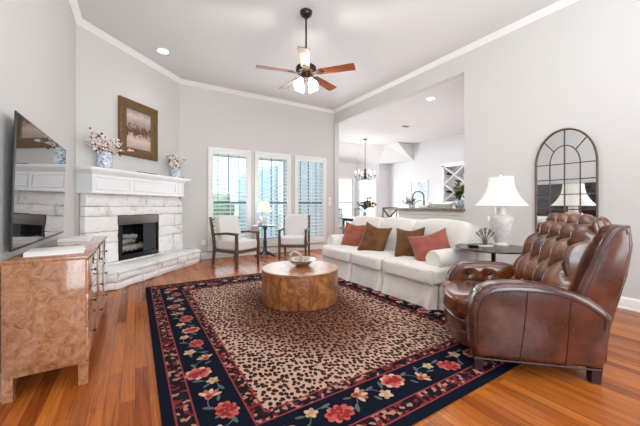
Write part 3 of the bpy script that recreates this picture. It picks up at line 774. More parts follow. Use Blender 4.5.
# ================================================================== PAINTING, MANTEL ITEMS
def fp_thing(name, label, cat, t_, o_, z_, rz=0, group=None):
    p = FP @ Vector((t_, -o_, z_)); return thing(name, label, cat, p, R_(45) + rz, group)
pt = fp_thing('framed_painting', 'landscape painting in a wide carved gold-brown frame above the mantel', 'painting', 1.053, .004, 1.985)
M_gilt = NT('aged_gilt_wood'); n1 = M_gilt.noise(45, 5, .6); M_gilt.set(Base_Color=M_gilt.ramp(n1.outputs[0], [(.3, L((70, 44, 22))), (.55, L((122, 84, 44))), (.75, L((160, 120, 70)))]), Roughness=.4, Metallic=.25); M_gilt.bump(n1.outputs[0], .6, .01); M_gilt = M_gilt.m
pw, ph = .40, .94
def frame_profile(b, w, h0, h1, prof, m=0):
    """closed rectangular moulding: profile (inset, out from the wall)"""
    V = []; k = len(prof)
    for cx_, cz_ in ((-1, 0), (1, 0), (1, 1), (-1, 1)):
        for ins, out in prof:
            V.append((cx_ * (w - ins), -out, (h0 + ins) if cz_ == 0 else (h1 - ins)))
    F = [(i * k + j, i * k + (j + 1) % k, ((i + 1) % 4) * k + (j + 1) % k, ((i + 1) % 4) * k + j) for i in range(4) for j in range(k)]
    b.raw(V, F, m)
b = B(); frame_profile(b, pw, 0, ph, [(0, 0), (0, .045), (.02, .058), (.035, .05), (.055, .04), (.075, .034), (.075, 0)]); b.build('outer_frame', M_gilt, pt, smooth=40)
b = B(); frame_profile(b, pw - .075, .075, ph - .075, [(0, 0), (0, .034), (.05, .024), (.062, .03), (.072, .02), (.072, 0)])
b.build('inner_frame', mat('olive_gilt_liner', (104, 84, 48), .45, metal=.2, var=.25, vscale=30), pt, smooth=40)
def m_canvas():
    t = NT('landscape_canvas'); tc = t.n('ShaderNodeTexCoord'); sx = t.n('ShaderNodeSeparateXYZ'); t.l(tc.outputs['Object'], sx.inputs[0])
    n = t.noise(7, 5, .6); n2 = t.noise(22, 4, .6)
    z = t.math('ADD', sx.outputs[2], t.math('MULTIPLY', t.math('SUBTRACT', n.outputs[0], .5), .16))
    sky = t.ramp(t.math('DIVIDE', z, .94), [(.16, L((182, 158, 146))), (.30, L((214, 194, 180))), (.40, L((196, 172, 158))), (.46, L((150, 118, 100))), (.62, L((172, 152, 144))), (.74, L((206, 190, 184))), (.86, L((148, 132, 134)))])
    n3 = t.noise(11, 5, .7, t.coord(scale=(1.6, 1, 1)), .6)
    hgt = t.math('MULTIPLY', t.math('LESS_THAN', t.math('ABSOLUTE', t.math('SUBTRACT', sx.outputs[2], .46)), .13), t.math('GREATER_THAN', t.math('SUBTRACT', n3.outputs[0], t.math('MULTIPLY', t.math('ABSOLUTE', t.math('SUBTRACT', sx.outputs[2], .44)), 1.6)), .40))
    c = t.mix(hgt, sky, t.ramp(n2.outputs[0], [(.35, L((58, 40, 32))), (.6, L((116, 82, 62)))]))
    c = t.mix(.3, c, t.ramp(n2.outputs[0], [(.35, (.6, .54, .5)), (.6, (1.05, 1.02, 1))]), 'MULTIPLY')
    t.set(Base_Color=c, Roughness=.6); return t.m
b = B(); b.box((-pw + .14, -.016, .14), (pw - .14, -.006, ph - .14)); b.build('canvas', m_canvas(), pt)

M_blue = NT('blue_white_porcelain'); v1 = M_blue.noise(26, 3, .5, None, 1.5); M_blue.set(Base_Color=M_blue.ramp(v1.outputs[0], [(.46, L((222, 226, 230))), (.54, L((172, 190, 208))), (.66, L((96, 124, 160)))]), Roughness=.15, Coat_Weight=.5); M_blue = M_blue.m
M_stem = mat('brown_twig', (88, 62, 50), .8)
M_blos = [mat('pale_blossom', (248, 238, 232), .8), mat('pink_blossom', (228, 202, 194), .8), mat('dried_bud', (92, 58, 52), .8)]
def vase(t_, z_, r, h, label):
    v = fp_thing('porcelain_vase', label, 'vase', t_, .15, z_, 0, 'blue and white vases on the mantel')
    b = B(); b.lathe([(r * .86, 0), (r * .95, .01), (r, .05), (r, h * .72), (r * .94, h * .84), (r * .8, h * .9), (r * .8, h * .99), (r * .72, h), (r * .7, h * .9), (0, h * .86)], n=28); b.build('vase_body', M_blue, v)
    b = B(); b.tube([(r * .81 * cos(a * pi / 16), r * .81 * sin(a * pi / 16), h * .985) for a in range(32)], .006, 6, closed=True); b.build('rim', M_blue, v)
def spray(t_, z_, n, spread, up, label, seed):
    rnd = random.Random(seed); r = fp_thing('blossom_branches', label, 'branches', t_, .15, z_, 0, 'blossom sprays on the mantel')
    bs = B(); bb = B()
    for k in range(n):
        a = rnd.uniform(0, 2 * pi); q = rnd.uniform(.4, 1); L_ = spread * q
        ex_, ey_, ez = max(-.24, L_ * cos(a)), L_ * sin(a) * .18 - .04, up * rnd.uniform(.45, 1) * (1 - .35 * q)
        p0 = Vector((rnd.uniform(-.02, .02), rnd.uniform(-.02, .02), -.16)); p1 = Vector((ex_ * .3, ey_ * .3, .05 + ez * .3)); p2 = Vector((ex_, ey_, ez))
        pts = [p0.lerp(p1, i / 4).lerp(p1.lerp(p2, i / 4), i / 4) for i in range(5)] + [p1.lerp(p2, .6 + .4 * i / 4) for i in range(0, 5)]
        pts = [p0 * (1 - s) ** 2 + p1 * 2 * s * (1 - s) + p2 * s * s for s in [i / 8 for i in range(9)]]
        bs.tube(pts, [.0045 - .0003 * i for i in range(9)], 5)
        for i in range(15):
            s = rnd.uniform(.42, 1); p = p0 * (1 - s) ** 2 + p1 * 2 * s * (1 - s) + p2 * s * s
            p = p + Vector([rnd.gauss(0, .022) for _ in range(3)]); p.y = min(p.y, .11); p.x = max(p.x, -.25)
            bb.ball(p, rnd.uniform(.010, .020), m=rnd.choice((0, 0, 0, 0, 1, 2)), sub=1, jit=.2)
    bs.build('twigs', M_stem, r); bb.build('blossoms', M_blos, r, smooth=0)
vase(.30, 1.695, .095, .25, 'larger blue and white porcelain vase on the mantel end by the television wall')
spray(.30, 1.945, 30, .50, .32, 'full spray of pale pink blossom branches overlapping the painting frame', 4)
vase(1.79, 1.695, .085, .225, 'smaller blue and white porcelain vase on the mantel end by the windows')
spray(1.79, 1.92, 20, .40, .30, 'thinner blossom spray in the vase at the window end of the mantel', 8)
o = fp_thing('flat_tray', 'long thin dark tray lying on the mantel below the painting', 'tray', 1.0, .2, 1.695)
b = B(); b.box((-.19, -.06, 0), (.19, .06, .008), .002); b.build('tray_base', M_darkwood, o)
b = B(); frame = [(-.19, -.06), (.19, -.06), (.19, .06), (-.19, .06)]
for i in range(4):
    p, q = frame[i], frame[(i + 1) % 4]; b.tube([(p[0], p[1], .012), (q[0], q[1], .012)], .008, 6)
b.build('tray_rim', M_darkwood, o)
o = fp_thing('dark_stone', 'small dark stone lying on the mantel beside the smaller vase', 'stone', 1.95, .2, 1.695)
b = B(); b.ball((0, 0, .015), (.04, .025, .016), jit=.06); b.build('stone_body', M_darkwood, o)

# ================================================================== FAN
fan = thing('ceiling_fan', 'five-blade bronze and wood ceiling fan with lit glass shades', 'ceiling fan', (1.96, 3.52, ZC))
b = B(); b.lathe([(0, 0), (.082, 0), (.083, -.012), (.074, -.045), (.04, -.075), (.018, -.085)][::-1], n=28); b.build('canopy', M_bronze, fan)
b = B(); b.tube([(0, 0, -.08), (0, 0, -.70)], .013, 12); b.build('downrod', M_bronze, fan)
b = B(); b.lathe([(.02, -.70), (.05, -.715), (.11, -.73), (.135, -.75), (.14, -.80), (.13, -.82), (.06, -.83), (.055, -.875), (.07, -.89), (.07, -.915), (0, -.92)], n=32); b.build('motor_housing', M_bronze, fan)
M_blade = NT('walnut_blade'); g = M_blade.noise(3, 5, .6, M_blade.coord(scale=(2, 26, 4)), .6); M_blade.set(Base_Color=M_blade.ramp(g.outputs[0], [(.3, L((94, 48, 28))), (.7, L((150, 84, 50)))]), Roughness=.22, Coat_Weight=.4); M_blade = M_blade.m
tow = math.atan2(-cos(radians(31.78)), -sin(radians(31.78)))
for k in range(5):
    Mb = Matrix.Rotation(tow + k * 2 * pi / 5, 4, 'Z') @ Matrix.Translation((0, 0, -.832)) @ Matrix.Rotation(R_(-11), 4, 'X')
    b = B(); w0, w1 = .058, .072
    pl = [(.18, -w0), (.65, -w1), (.668, -w1 + .015), (.668, w1 - .015), (.65, w1), (.18, w0), (.17, 0)]
    b.prism(pl, 'z', -.004, .004, .002, M=Mb, seg=1); bl = b.build('blade', M_blade, fan)
    b = B(); b.prism([(.09, -.018), (.19, -.045), (.235, -.03), (.25, 0), (.235, .03), (.19, .045), (.09, .018)], 'z', -.010, -.0045, .001, M=Mb, seg=1); b.build('blade_iron', M_bronze, bl)
M_shade = emis('lit_frosted_glass', (255, 244, 226), 4.5)
for k in range(4):
    a = R_(45 + 90 * k) + tow; Mk = Matrix.Rotation(a, 4, 'Z') @ Matrix.Translation((.085, 0, -.925)) @ Matrix.Rotation(R_(-28), 4, 'Y')
    b = B(); b.lathe([(.024, 0), (.03, -.02), (.05, -.06), (.062, -.10), (.066, -.125), (.06, -.12), (.045, -.06), (.02, -.015)][::-1], n=20, M=Mk); s_ = b.build('glass_shade', M_shade, fan)
    b = B(); b.tube([(0, 0, -.905), tuple((Mk @ Vector((0, 0, .0)))[:])], .012, 8); b.build('light_arm', M_bronze, fan)
for k, x in enumerate((-.03, .03)):
    b = B(); b.tube([(x, -.03, -.90), (x, -.03, -1.09)], .0018, 5); b.ball((x, -.03, -1.10), (.006, .006, .012), sub=1); b.build('pull_chain', M_bronze, fan)
def point(name, loc, e, col=(1, .93, .82), r=.05):
    l = bpy.data.lights.new(name, 'POINT'); l.energy = e; l.color = col; l.shadow_soft_size = r
    o = bpy.data.objects.new(name, l); COL.objects.link(o); o.location = loc; return o
point('fan_lamp', (1.96, 3.52, 2.63), 22)

M_bulb = emis('lit_bulb_glass', (255, 248, 238), 6)
def downlight(x, y, z, label, lit=True, e=8):
    r = thing('recessed_light', label, 'ceiling light', (x, y, z), 0, 'recessed ceiling lights')
    b = B(); b.lathe([(.10, 0), (.10, -.008), (.085, -.014), (.078, -.004), (.078, 0)], n=32); b.build('trim_ring', M_white, r)
    b = B(); b.lathe([(0, -.012), (.05, -.011), (.078, -.004)], n=28); b.build('lamp_lens', M_bulb, r)
    l = bpy.data.lights.new('downlight_beam', 'SPOT'); l.energy = e; l.spot_size = R_(110); l.spot_blend = .6; l.shadow_soft_size = .07; l.color = (1, .95, .88)
    o = bpy.data.objects.new('downlight_beam', l); COL.objects.link(o); o.location = (x, y, z - .03)
downlight(.40, 5.68, ZC, 'white recessed ceiling light in front of the fireplace wall')
downlight(5.30, 4.12, KZ, 'bright recessed ceiling light over the bar', e=25)
o = thing('ceiling_vent', 'small grey vent in the kitchen ceiling beyond the recessed light', 'vent', (6.55, 5.95, KZ))
b = B(); b.box((-.14, -.09, -.012), (.14, .09, -.001), .003); b.build('vent_frame', M_white, o)
b = B()
for k in range(5): b.box((-.12, -.07 + k * .03, -.016), (.12, -.055 + k * .03, -.011))
b.build('vent_slats', mat('grey_vent', (120, 118, 116), .5), o)

# ================================================================== ACCENT CHAIRS
def accent_chair(label, loc, rz):
    r = thing('accent_chair', label, 'armchair', loc, rz, 'wood-framed accent chairs by the shuttered windows')
    w, d = .30, .33   # half width, half depth; front is -y
    for sx in (-1, 1):
        b = B(); x = sx * (w - .02)
        b.tube([(x, -d + .02, 0), (x, -d + .02, .30), (x, -d + .03, .62)], [.026, .034, .030], 4); b.build('leg', M_chairwood, r, smooth=30)
        b = B(); b.tube([(x, d + .02, 0), (x, d - .03, .30), (x, d - .01, .55), (x, d + .085, .93)], [.026, .034, .031, .025], 4); b.build('leg', M_chairwood, r, smooth=30, label='rear leg running up into the back post')
        b = B(); b.tube([(x, -d - .0, .625), (x, -.05, .635), (x, d + .005, .60)], [.032, .030, .027], 4); b.build('armrest', M_chairwood, r, smooth=30)
        b = B(); b.box((x - .015, -d + .03, .27), (x + .015, d - .03, .33), .004); b.build('side_rail', M_chairwood, r)
    b = B(); b.box((-w + .02, -d + .005, .27), (w - .02, -d + .035, .33), .004); b.build('front_rail', M_chairwood, r)
    b = B(); b.box((-w + .02, d - .05, .27), (w - .02, d - .02, .33), .004); b.build('back_rail', M_chairwood, r)
    b = B(); b.cushion((0, -.01, .405), (2 * w - .075, 2 * d - .02, .17), .2, 12, crown=.012); b.build('seat_cushion', M_chairfab, r)
    Mx = Matrix.Translation((0, d - .10, .70)) @ Matrix.Rotation(R_(-12), 4, 'X')
    b = B(); b.cushion((0, 0, 0), (2 * w - .08, .17, .52), .3, 14, M=Mx); b.build('back_cushion', M_chairfab, r)
    b = B(); b.tube([(-w + .02, d + .075, .88), (w - .02, d + .075, .88)], .018, 4); b.build('top_rail', M_chairwood, r, smooth=30)
    return r
# near-front corner and turn measured from the photograph
def chair_at(front_left, rz):
    c = Matrix.Rotation(rz, 2) @ Vector((.28, .31)); return (front_left[0] + c.x, front_left[1] + c.y, 0)
accent_chair('white-cushioned wooden armchair beside the hearth, in front of the first shuttered window', chair_at((1.575, 5.42), R_(27)), R_(27))
accent_chair('white-cushioned wooden armchair beside the far end of the sofa, by the third shuttered window', chair_at((2.60, 5.83), R_(-36)), R_(-36))

# pedestal table, its lamp, blue jar
st = thing('pedestal_table', 'small round dark pedestal table between the two white armchairs', 'side table', (2.50, 6.40, 0))
M_tb = mat('blackened_wood', (44, 48, 56), .35, var=.2)
b = B(); b.lathe([(0, .685), (.25, .685), (.27, .69), (.28, .70), (.278, .712), (0, .712)], n=36); b.build('table_top', mat('dark_table_top', (70, 62, 56), .3), st)
b = B(); b.lathe([(.06, .05), (.058, .12), (.042, .16), (.036, .25), (.046, .33), (.034, .42), (.03, .58), (.045, .64), (.07, .67), (.07, .685)], n=20); b.build('pedestal', M_tb, st)
for k in range(4):
    a = R_(45 + 90 * k + 10); b = B()
    b.tube([(.03 * cos(a), .03 * sin(a), .10), (.12 * cos(a), .12 * sin(a), .07), (.20 * cos(a), .20 * sin(a), .028), (.235 * cos(a), .235 * sin(a), .02)], [.036, .03, .024, .024], 8); b.build('foot', M_tb, st)
M_lampwhite = mat('white_glazed_ceramic', (232, 230, 228), .2, Coat_Weight=.5)
M_lshade = NT('lit_linen_shade'); M_lshade.set(Base_Color=L((244, 240, 232)), Roughness=.8, Emission_Color=L((255, 246, 230)), Emission_Strength=.12, Transmission_Weight=0); M_lshade = M_lshade.m
lp = thing('table_lamp', 'small white ceramic lamp on the pedestal table between the armchairs', 'lamp', (2.47, 6.36, .712))
b = B(); b.lathe([(.05, 0), (.055, .015), (.045, .03), (.06, .08), (.085, .15), (.08, .2), (.04, .235), (.025, .25), (.02, .3), (0, .3)], n=24); b.build('lamp_base', M_lampwhite, lp)
b = B(); b.lathe([(.17, .30), (.145, .38), (.12, .46), (.105, .54), (.10, .54), (.14, .38), (.165, .30)], n=28); b.build('lamp_shade', M_lshade, lp)
b = B(); b.ball((0, 0, .40), (.03, .03, .04)); b.build('bulb', M_bulb, lp)
point('small_lamp_light', (2.47, 6.36, 1.14), 7, (1, .9, .74), .04)
jr = thing('ginger_jar', 'small blue and white lidded jar beside the lamp on the pedestal table', 'jar', (2.33, 6.28, .712))
b = B(); b.lathe([(.035, 0), (.05, .02), (.062, .06), (.055, .1), (.03, .12), (.03, .13)], n=20); b.build('jar_body', M_blue, jr)
b = B(); b.lathe([(.034, .128), (.034, .14), (.02, .155), (.008, .16), (.008, .172), (0, .175)], n=16); b.build('lid', M_blue, jr)
for k, z in enumerate((1.205, 1.33)):
    o = thing('light_switch', ('lower' if k == 0 else 'upper') + ' white switch plate on the wall beside the third window', 'switch', (4.53, YB, z))
    b = B(); b.box((-.04, -.007, -.055), (.04, -.0005, .055), .003); b.build('switch_plate', M_white, o)
    b = B(); b.box((-.016, -.011, -.032), (.016, -.006, .032), .002); b.build('rocker', M_trim, o)
o = thing('wall_outlet', 'white outlet plate low on the wall beside the hearth', 'outlet', (1.26, YB, .36))
b = B(); b.box((-.04, -.007, -.055), (.04, -.0005, .055), .003); b.build('outlet_plate', M_white, o)
b = B(); b.box((-.016, -.010, .008), (.016, -.006, .036), .002); b.box((-.016, -.010, -.036), (.016, -.006, -.008), .002); b.build('sockets', M_trim, o)

# ================================================================== LEATHER ARMCHAIR  (local x forward, y towards its left = the near side)
arm = thing('leather_armchair', 'brown tufted leather recliner standing on the corner of the rug', 'armchair', (2.03, 1.19, 0), math.atan2(.69, -.72))
prof = [(.030, .105), (.052, .20), (.058, .32), (.052, .43), (.030, .52), (-.02, .582), (-.09, .618), (-.20, .632), (-.34, .634), (-.46, .626), (-.57, .600), (-.67, .555), (-.745, .50), (-.79, .45), (-.785, .36), (-.765, .24), (-.745, .105)]
def arm_part(y0, y1, inner):
    b = B(); b.prism(prof, 'y', y0, y1, .042, seg=5); a = b.build('arm', M_leather, arm, smooth=60)
    return a
a1 = arm_part(-.135, .03, -.135)
def inset(pr, d):
    c = Vector((sum(p[0] for p in pr) / len(pr), sum(p[1] for p in pr) / len(pr))); out = []
    for i, p in enumerate(pr):
        e0 = Vector(pr[i]) - Vector(pr[i - 1]); e1 = Vector(pr[(i + 1) % len(pr)]) - Vector(pr[i]); e0.normalize(); e1.normalize()
        n_ = Vector((-(e0.y + e1.y), e0.x + e1.x)).normalized()
        if n_.dot(c - Vector(p)) < 0: n_ = -n_
        out.append((p[0] + n_.x * d, p[1] + n_.y * d))
    return out
ins = inset(prof, .05)
b = B(); b.tube([(x, .030, z) for x, z in ins[1:15]], .006, 8); b.build('piping', M_piping, a1)
b = B()
for sa, za, sb in ((-.30, .585, -.25), (-.55, .55, -.52)): b.tube([(sa, .0305, za), ((sa + sb) / 2 - .004, .031, .34), (sb, .0305, .11)], .0035, 6)
b.build('seam', M_piping, a1)
b = B(); b.tube([(.03, .0, .108), (.028, .033, .11), (-.35, .033, .11), (-.715, .033, .108)], .006, 6); b.build('bottom_welt', M_piping, a1)
a2 = arm_part(-.885, -.735, -.735)
b = B()
for s in (-.14, -.30): b.ball((s, -.733, .535), (.016, .01, .016))
b.build('tuft_button', M_piping, a2)
b = B(); b.grid(lambda u, v: (-.02 - u * .5, -.735 + .022 * (1 - abs(2 * v - 1) ** 2.5) * min(1, 6 * u, 6 * (1 - u)) - .03 * sum(math.exp(-(((-.02 - u * .5) - s) ** 2 + ((.44 + v * .17) - .535) ** 2) / .0012) for s in (-.14, -.30)), .44 + v * .17), 40, 20)
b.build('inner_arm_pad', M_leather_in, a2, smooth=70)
# seat
b = B()
def seatfn(M=None):
    b.cushion((-.285, -.435, .385), (.78, .62, .17), .3, 18, crown=.016, lump=.006, seed=3)
seatfn()
for i, v in enumerate(b.v):
    x, y, z = v; k = max(0, (x + .14) / .25); x += .045 * k * (1 - ((y + .435) / .31) ** 2); b.v[i] = (x, y, z)
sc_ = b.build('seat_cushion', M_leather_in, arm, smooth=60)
b = B(); b.tube([(.058 + .045 * 1.0 * (1 - (q / 10) ** 2) - .028 * (abs(q) / 10) ** 4, -.435 + .029 * q, .425) for q in range(-10, 11)], .006, 8); b.build('piping', M_piping, sc_)
# footrest rolls
for z0_, z1_, ex_, mm in ((.215, .305, .075, M_leather), (.10, .225, .045, M_leather)):
    b = B(); b.cushion((-.095, -.435, (z0_ + z1_) / 2), (.36, .60, z1_ - z0_ + .02), .3, 14)
    for i, v in enumerate(b.v):
        x, y, z = v; k = max(0, (x + .085) / .2); b.v[i] = (x + ex_ * .9 * k * (1 - ((y + .435) / .32) ** 2) - .01, y, z)
    fr = b.build('footrest_panel', mm, arm, smooth=60)
b = B(); b.box((-.74, -.86, .115), (.0, -.0, .30), .02); b.build('base_frame', M_leather, arm)
# back: tufted pad from a parametric surface
def back_center(v):   # (x, z) up the inner back
    k = [(-.50, .42), (-.555, .60), (-.635, .78), (-.72, .92), (-.785, 1.0), (-.85, 1.032), (-.93, 1.01)]
    t = v * (len(k) - 1); i = min(int(t), len(k) - 2); f = t - i
    p = [Vector(k[max(0, min(len(k) - 1, j))]) for j in (i - 1, i, i + 1, i + 2)]
    return .5 * ((2 * p[1]) + (-p[0] + p[2]) * f + (2 * p[0] - 5 * p[1] + 4 * p[2] - p[3]) * f * f + (-p[0] + 3 * p[1] - 3 * p[2] + p[3]) * f ** 3)
NCX, NRV = 4.5, 2.7
def tuft(u, v):
    c = back_center(v); e = .01; c2 = back_center(min(1, v + e)); c1 = back_center(max(0, v - e)); d = (c2 - c1).normalized(); nrm = Vector((d.y, -d.x)) if d.y > -2 else d
    if nrm.x < 0 and v < .8: nrm = -nrm
    hw = .325 - .05 * max(0, (v - .55) / .45) ** 2
    y = -.435 + (u * 2 - 1) * hw
    p = u * NCX + v * NRV; q = u * NCX - v * NRV
    h = (abs(sin(pi * p) * sin(pi * q))) ** .55
    edge = min(1, (1 - abs(2 * u - 1)) / .12); edge = sqrt(max(0, edge * (2 - edge)))
    fl = min(1, max(0, (.93 - v) / .1))
    o = .092 * h * (.35 + .65 * fl) * (.4 + .6 * edge) - .10 * (1 - edge) - .012
    o += .006 * mnoise.noise(Vector((u * 9, v * 9, 0)))
    return (c.x + nrm.x * o, y, c.y + nrm.y * o)
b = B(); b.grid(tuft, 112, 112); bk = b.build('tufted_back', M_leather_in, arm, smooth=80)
b = B()
for i in range(0, 9):
    for j in range(0, 12):
        u, v = i / (2 * NCX), j / (2 * NRV)
        if (i + j) % 2 == 0 and .06 < u < .94 and .12 < v < .9:
            x, y, z = tuft(u, v); b.ball((x + .006, y, z + .003), .011, sub=1)
b.build('tuft_button', M_piping, bk)
# wings and outer back
wing = [(-.60, .50), (-.635, .615), (-.668, .70), (-.715, .82), (-.755, .92), (-.80, 1.0), (-.845, 1.03), (-.895, 1.028), (-.915, .98), (-.918, .88), (-.90, .74), (-.872, .62), (-.835, .51), (-.80, .42), (-.70, .40)]
for y0, y1 in ((-.135, -.012), (-.862, -.745)):
    b = B(); b.prism(wing, 'y', y0, y1, .035, seg=5); w = b.build('wing', M_leather, arm, smooth=60)
    yo = -.012 if y0 > -.5 else -.862
    b = B(); b.tube([(x, yo - (.004 if y0 > -.5 else -.004), z) for x, z in inset(wing, .03)[0:9]], .0055, 8); b.build('piping', M_piping, w)
b = B(); b.prism([(-.66, .30), (-.70, .62), (-.80, .92), (-.86, 1.02), (-.93, 1.03), (-.945, .9), (-.915, .7), (-.86, .5), (-.81, .3), (-.80, .115), (-.70, .115)], 'y', -.84, -.035, .03, seg=4); b.build('outer_back', M_leather, arm, smooth=60)
M_leg = mat('dark_mahogany_leg', (58, 34, 40), .3)
for s, y in ((-.0, -.03), (-.70, -.03), (-.0, -.83), (-.70, -.83)):
    b = B(); b.tube([(s - .01, y, 0), (s - .012, y, .06), (s - .012, y, .118)], [.036, .04, .046], 4, M=None); b.build('leg', M_leg, arm, smooth=30)

# ================================================================== ROUND END TABLE AND LAMP
et = thing('end_table', 'round dark wood end table between the sofa and the leather recliner', 'side table', (3.36, 1.79, 0))
b = B(); b.lathe([(0, .680), (.37, .680), (.383, .684), (.385, .690), (.381, .70), (0, .70)], n=48); b.build('table_top', mat('brown_table_top', (74, 54, 40), .32, var=.2, Coat_Weight=.1), et)
b = B(); b.tube([(.0, .0, .03), (.0, .0, .681)], .022, 14); b.lathe([(.09, .664), (.09, .6805), (0, .6805)][::-1], n=20); b.build('pole', M_blackmetal, et)
b = B(); b.lathe([(.17, 0), (.17, .015), (.15, .025), (.03, .035), (0, .035)], n=36); b.build('base', M_blackmetal, et)
tl = thing('table_lamp', 'tall white urn-shaped ceramic lamp with bell shade on the round end table', 'lamp', (3.61, 1.84, .70))
tl.scale = (1.02, 1.02, 1.10)
M_urn = mat('grey_white_mottled_ceramic', (222, 216, 214), .25, var=.14, vscale=30, Coat_Weight=.4)
b = B(); b.lathe([(.062, .028), (.068, .05), (.085, .09), (.105, .16), (.124, .225), (.132, .27), (.128, .298), (.10, .318), (.062, .328), (.06, .335), (.06, .40), (.05, .405), (0, .405)], n=36); b.build('lamp_base', M_urn, tl)
b = B(); b.lathe([(.085, 0), (.085, .014), (.07, .02), (.066, .03), (0, .03)], n=8); b.build('plinth', mat('clear_acrylic', (214, 214, 210), .1), tl)
def bell(k): return [(.265 - .135 * sin(pi / 2 * j / 10) ** .8 if False else .125 + .14 * (1 - j / 10) ** 2.3 + .0, .415 + .30 * j / 10) for j in range(11)]
b = B(); pr = bell(0); b.lathe(pr + [(r - .004, z) for r, z in pr[::-1]], n=48); ls = b.build('lamp_shade', M_lshade, tl, smooth=50)
b = B()
for k in range(6):
    a = 2 * pi * k / 6 + .25; b.tube([((r + .001) * cos(a), (r + .001) * sin(a), z) for r, z in pr], .003, 5)
b.tube([((pr[0][0]) * cos(2 * pi * i / 48), pr[0][0] * sin(2 * pi * i / 48), pr[0][1]) for i in range(48)], .004, 6, closed=True); b.tube([((pr[-1][0]) * cos(2 * pi * i / 36), pr[-1][0] * sin(2 * pi * i / 36), pr[-1][1]) for i in range(36)], .004, 6, closed=True)
b.build('shade_ribs', mat('shade_trim', (226, 220, 208), .8), ls)
b = B(); b.tube([(0, 0, .40), (0, 0, .735)], .004, 6); b.ball((0, 0, .742), .013); b.tube([(-.13, 0, .71), (.13, 0, .71)], .002, 5); b.build('harp_and_finial', M_chrome, tl)
point('end_table_lamp_light', (3.61, 1.84, 1.28), 2.2, (1, .93, .82), .05)
br_ = thing('branch_ornament', 'small antiqued metal branch sculpture on the end table beside the lamp', 'ornament', (3.34, 1.87, .70), R_(-32)); br_.scale = (.85, .85, .85)
b = B(); b.box((-.09, -.03, 0), (.09, .03, .018), .004); b.build('ornament_base', M_lampwhite, br_)
b = B(); rnd = random.Random(3)
for k in range(8):
    a = -1.2 + 2.4 * k / 7; x = -.05 + .1 * k / 7; h = .13 + .09 * cos(a)
    pts = [(x * .3, 0, .016), (x * .7, .005 * (-1) ** k, .016 + h * .5), (x + .06 * sin(a), .015 * (-1) ** k, .016 + h)]
    b.tube(pts, [.005, .004, .003], 6)
    for q in (.55, .8, 1): b.ball((pts[1][0] + (pts[2][0] - pts[1][0]) * q, .012 * (-1) ** k, pts[1][2] + (pts[2][2] - pts[1][2]) * q), .013, sub=1)
b.build('branches', mat('antique_pewter', (120, 110, 98), .4, metal=.7), br_)
o = thing('coaster_dish', 'small dark dish lying on the sofa side of the round end table', 'dish', (3.16, 1.90, .70))
b = B(); b.lathe([(0, .002), (.045, 0), (.055, .008), (.057, .02), (.052, .018), (.045, .01), (0, .008)], n=24); b.build('dish_body', M_blackmetal, o)

# ================================================================== ARCHED MIRROR
mi = thing('arched_mirror', 'tall arched window-pane mirror with dark iron bars behind the recliner', 'mirror', (XR - .004, 1.592, .62))
my0, my1, mzs, mz0 = -.318, .318, 1.07, 0
M_mir = NT('mirror_glass'); M_mir.set(Base_Color=(.86, .88, .9, 1), Metallic=1, Roughness=.015); M_mir = M_mir.m
def arch(r, rz, n=28): return [(r * cos(pi * i / n), mzs + rz * sin(pi * i / n)) for i in range(n + 1)]
poly = [(my0, mz0), (my1, mz0)] + arch(.318, .44)
b = B(); b.prism(poly, 'x', -.012, -.002); b.build('mirror_glass', M_mir, mi, smooth=0)
M_iron = mat('rusted_bronze_iron', (92, 74, 56), .5, metal=.3, var=.3, vscale=30)
b = B(); b.tube([(-.018, y, z) for y, z in [(my1, mz0), (my1, mzs * .5)] + arch(.318, .44) + [(my0, mzs * .5), (my0, mz0)]], .0125, 6, closed=True); b.build('outer_frame', M_iron, mi, smooth=50)
b = B(); X_ = -.016; r2, rz2 = .158, .235
b.tube([(X_, y, z) for y, z in [(r2, mz0)] + arch(r2, rz2, 16) + [(-r2, mz0)]], .0065, 6)
b.tube([(X_, 0, mz0), (X_, 0, mzs + .44)], .008, 6)
for z in (.11, .30, .49, .68, .87, mzs): b.tube([(X_, my0, z), (X_, my1, z)], .0065, 6)
for a in (45, 135): b.tube([(X_, r2 * cos(R_(a)), mzs + rz2 * sin(R_(a))), (X_, .318 * cos(R_(a)), mzs + .44 * sin(R_(a)))], .0065, 6)
b.build('muntins', M_iron, mi, smooth=50)

# ================================================================== BAR, KITCHEN
bc = tag(B().box((XR - .07, 2.95, 1.066), (XR + .42, 4.68, 1.105), .006).build('bar_counter', mat('grey_brown_stone', (122, 108, 98), .3, var=.25, vscale=12)), 'grey-brown bar counter on the half wall behind the sofa', 'counter')
b = B(); b.box((4.84, 2.6, 0), (5.42, 4.42, .88)); kb = b.build('kitchen_cabinet', M_white); tag(kb, 'white base cabinet on the kitchen side of the bar', 'cabinet')
tag(B().box((4.815, 2.6, .88), (5.45, 4.45, .915), .005).build('sink_counter', mat('pale_counter', (205, 200, 194), .3)), 'pale sink counter just behind the raised bar', 'counter')
fa = thing('kitchen_faucet', 'tall arched dark grey faucet rising behind the bar', 'faucet', (5.08, 4.41, .915))
M_fau = mat('gunmetal', (92, 94, 98), .3, metal=.8)
b = B(); dx = Vector((.6, -.8, 0)).normalized() if False else Vector((.75, -.66, 0))
pts = [Vector((0, 0, 0)), Vector((0, 0, .40))] + [Vector((0, 0, .43)) + dx * (.115 - .115 * cos(a)) + Vector((0, 0, .115 * sin(a))) for a in [pi * i / 12 for i in range(13)]] + [dx * .23 + Vector((0, 0, .33))]
b.tube(pts, .013, 10); b.build('spout', M_fau, fa)
b = B(); b.lathe([(.03, 0), (.03, .01), (.022, .02), (.02, .08), (0, .08)], n=16); b.build('faucet_base', M_fau, fa)
b = B(); b.tube([tuple(dx * .23 + Vector((0, 0, .34))), tuple(dx * .23 + Vector((0, 0, .25)))], .019, 10); b.build('spray_head', M_fau, fa)
b = B(); b.tube([(.02, 0, .06), (.07, .03, .09)], .007, 8); b.build('lever', M_fau, fa)

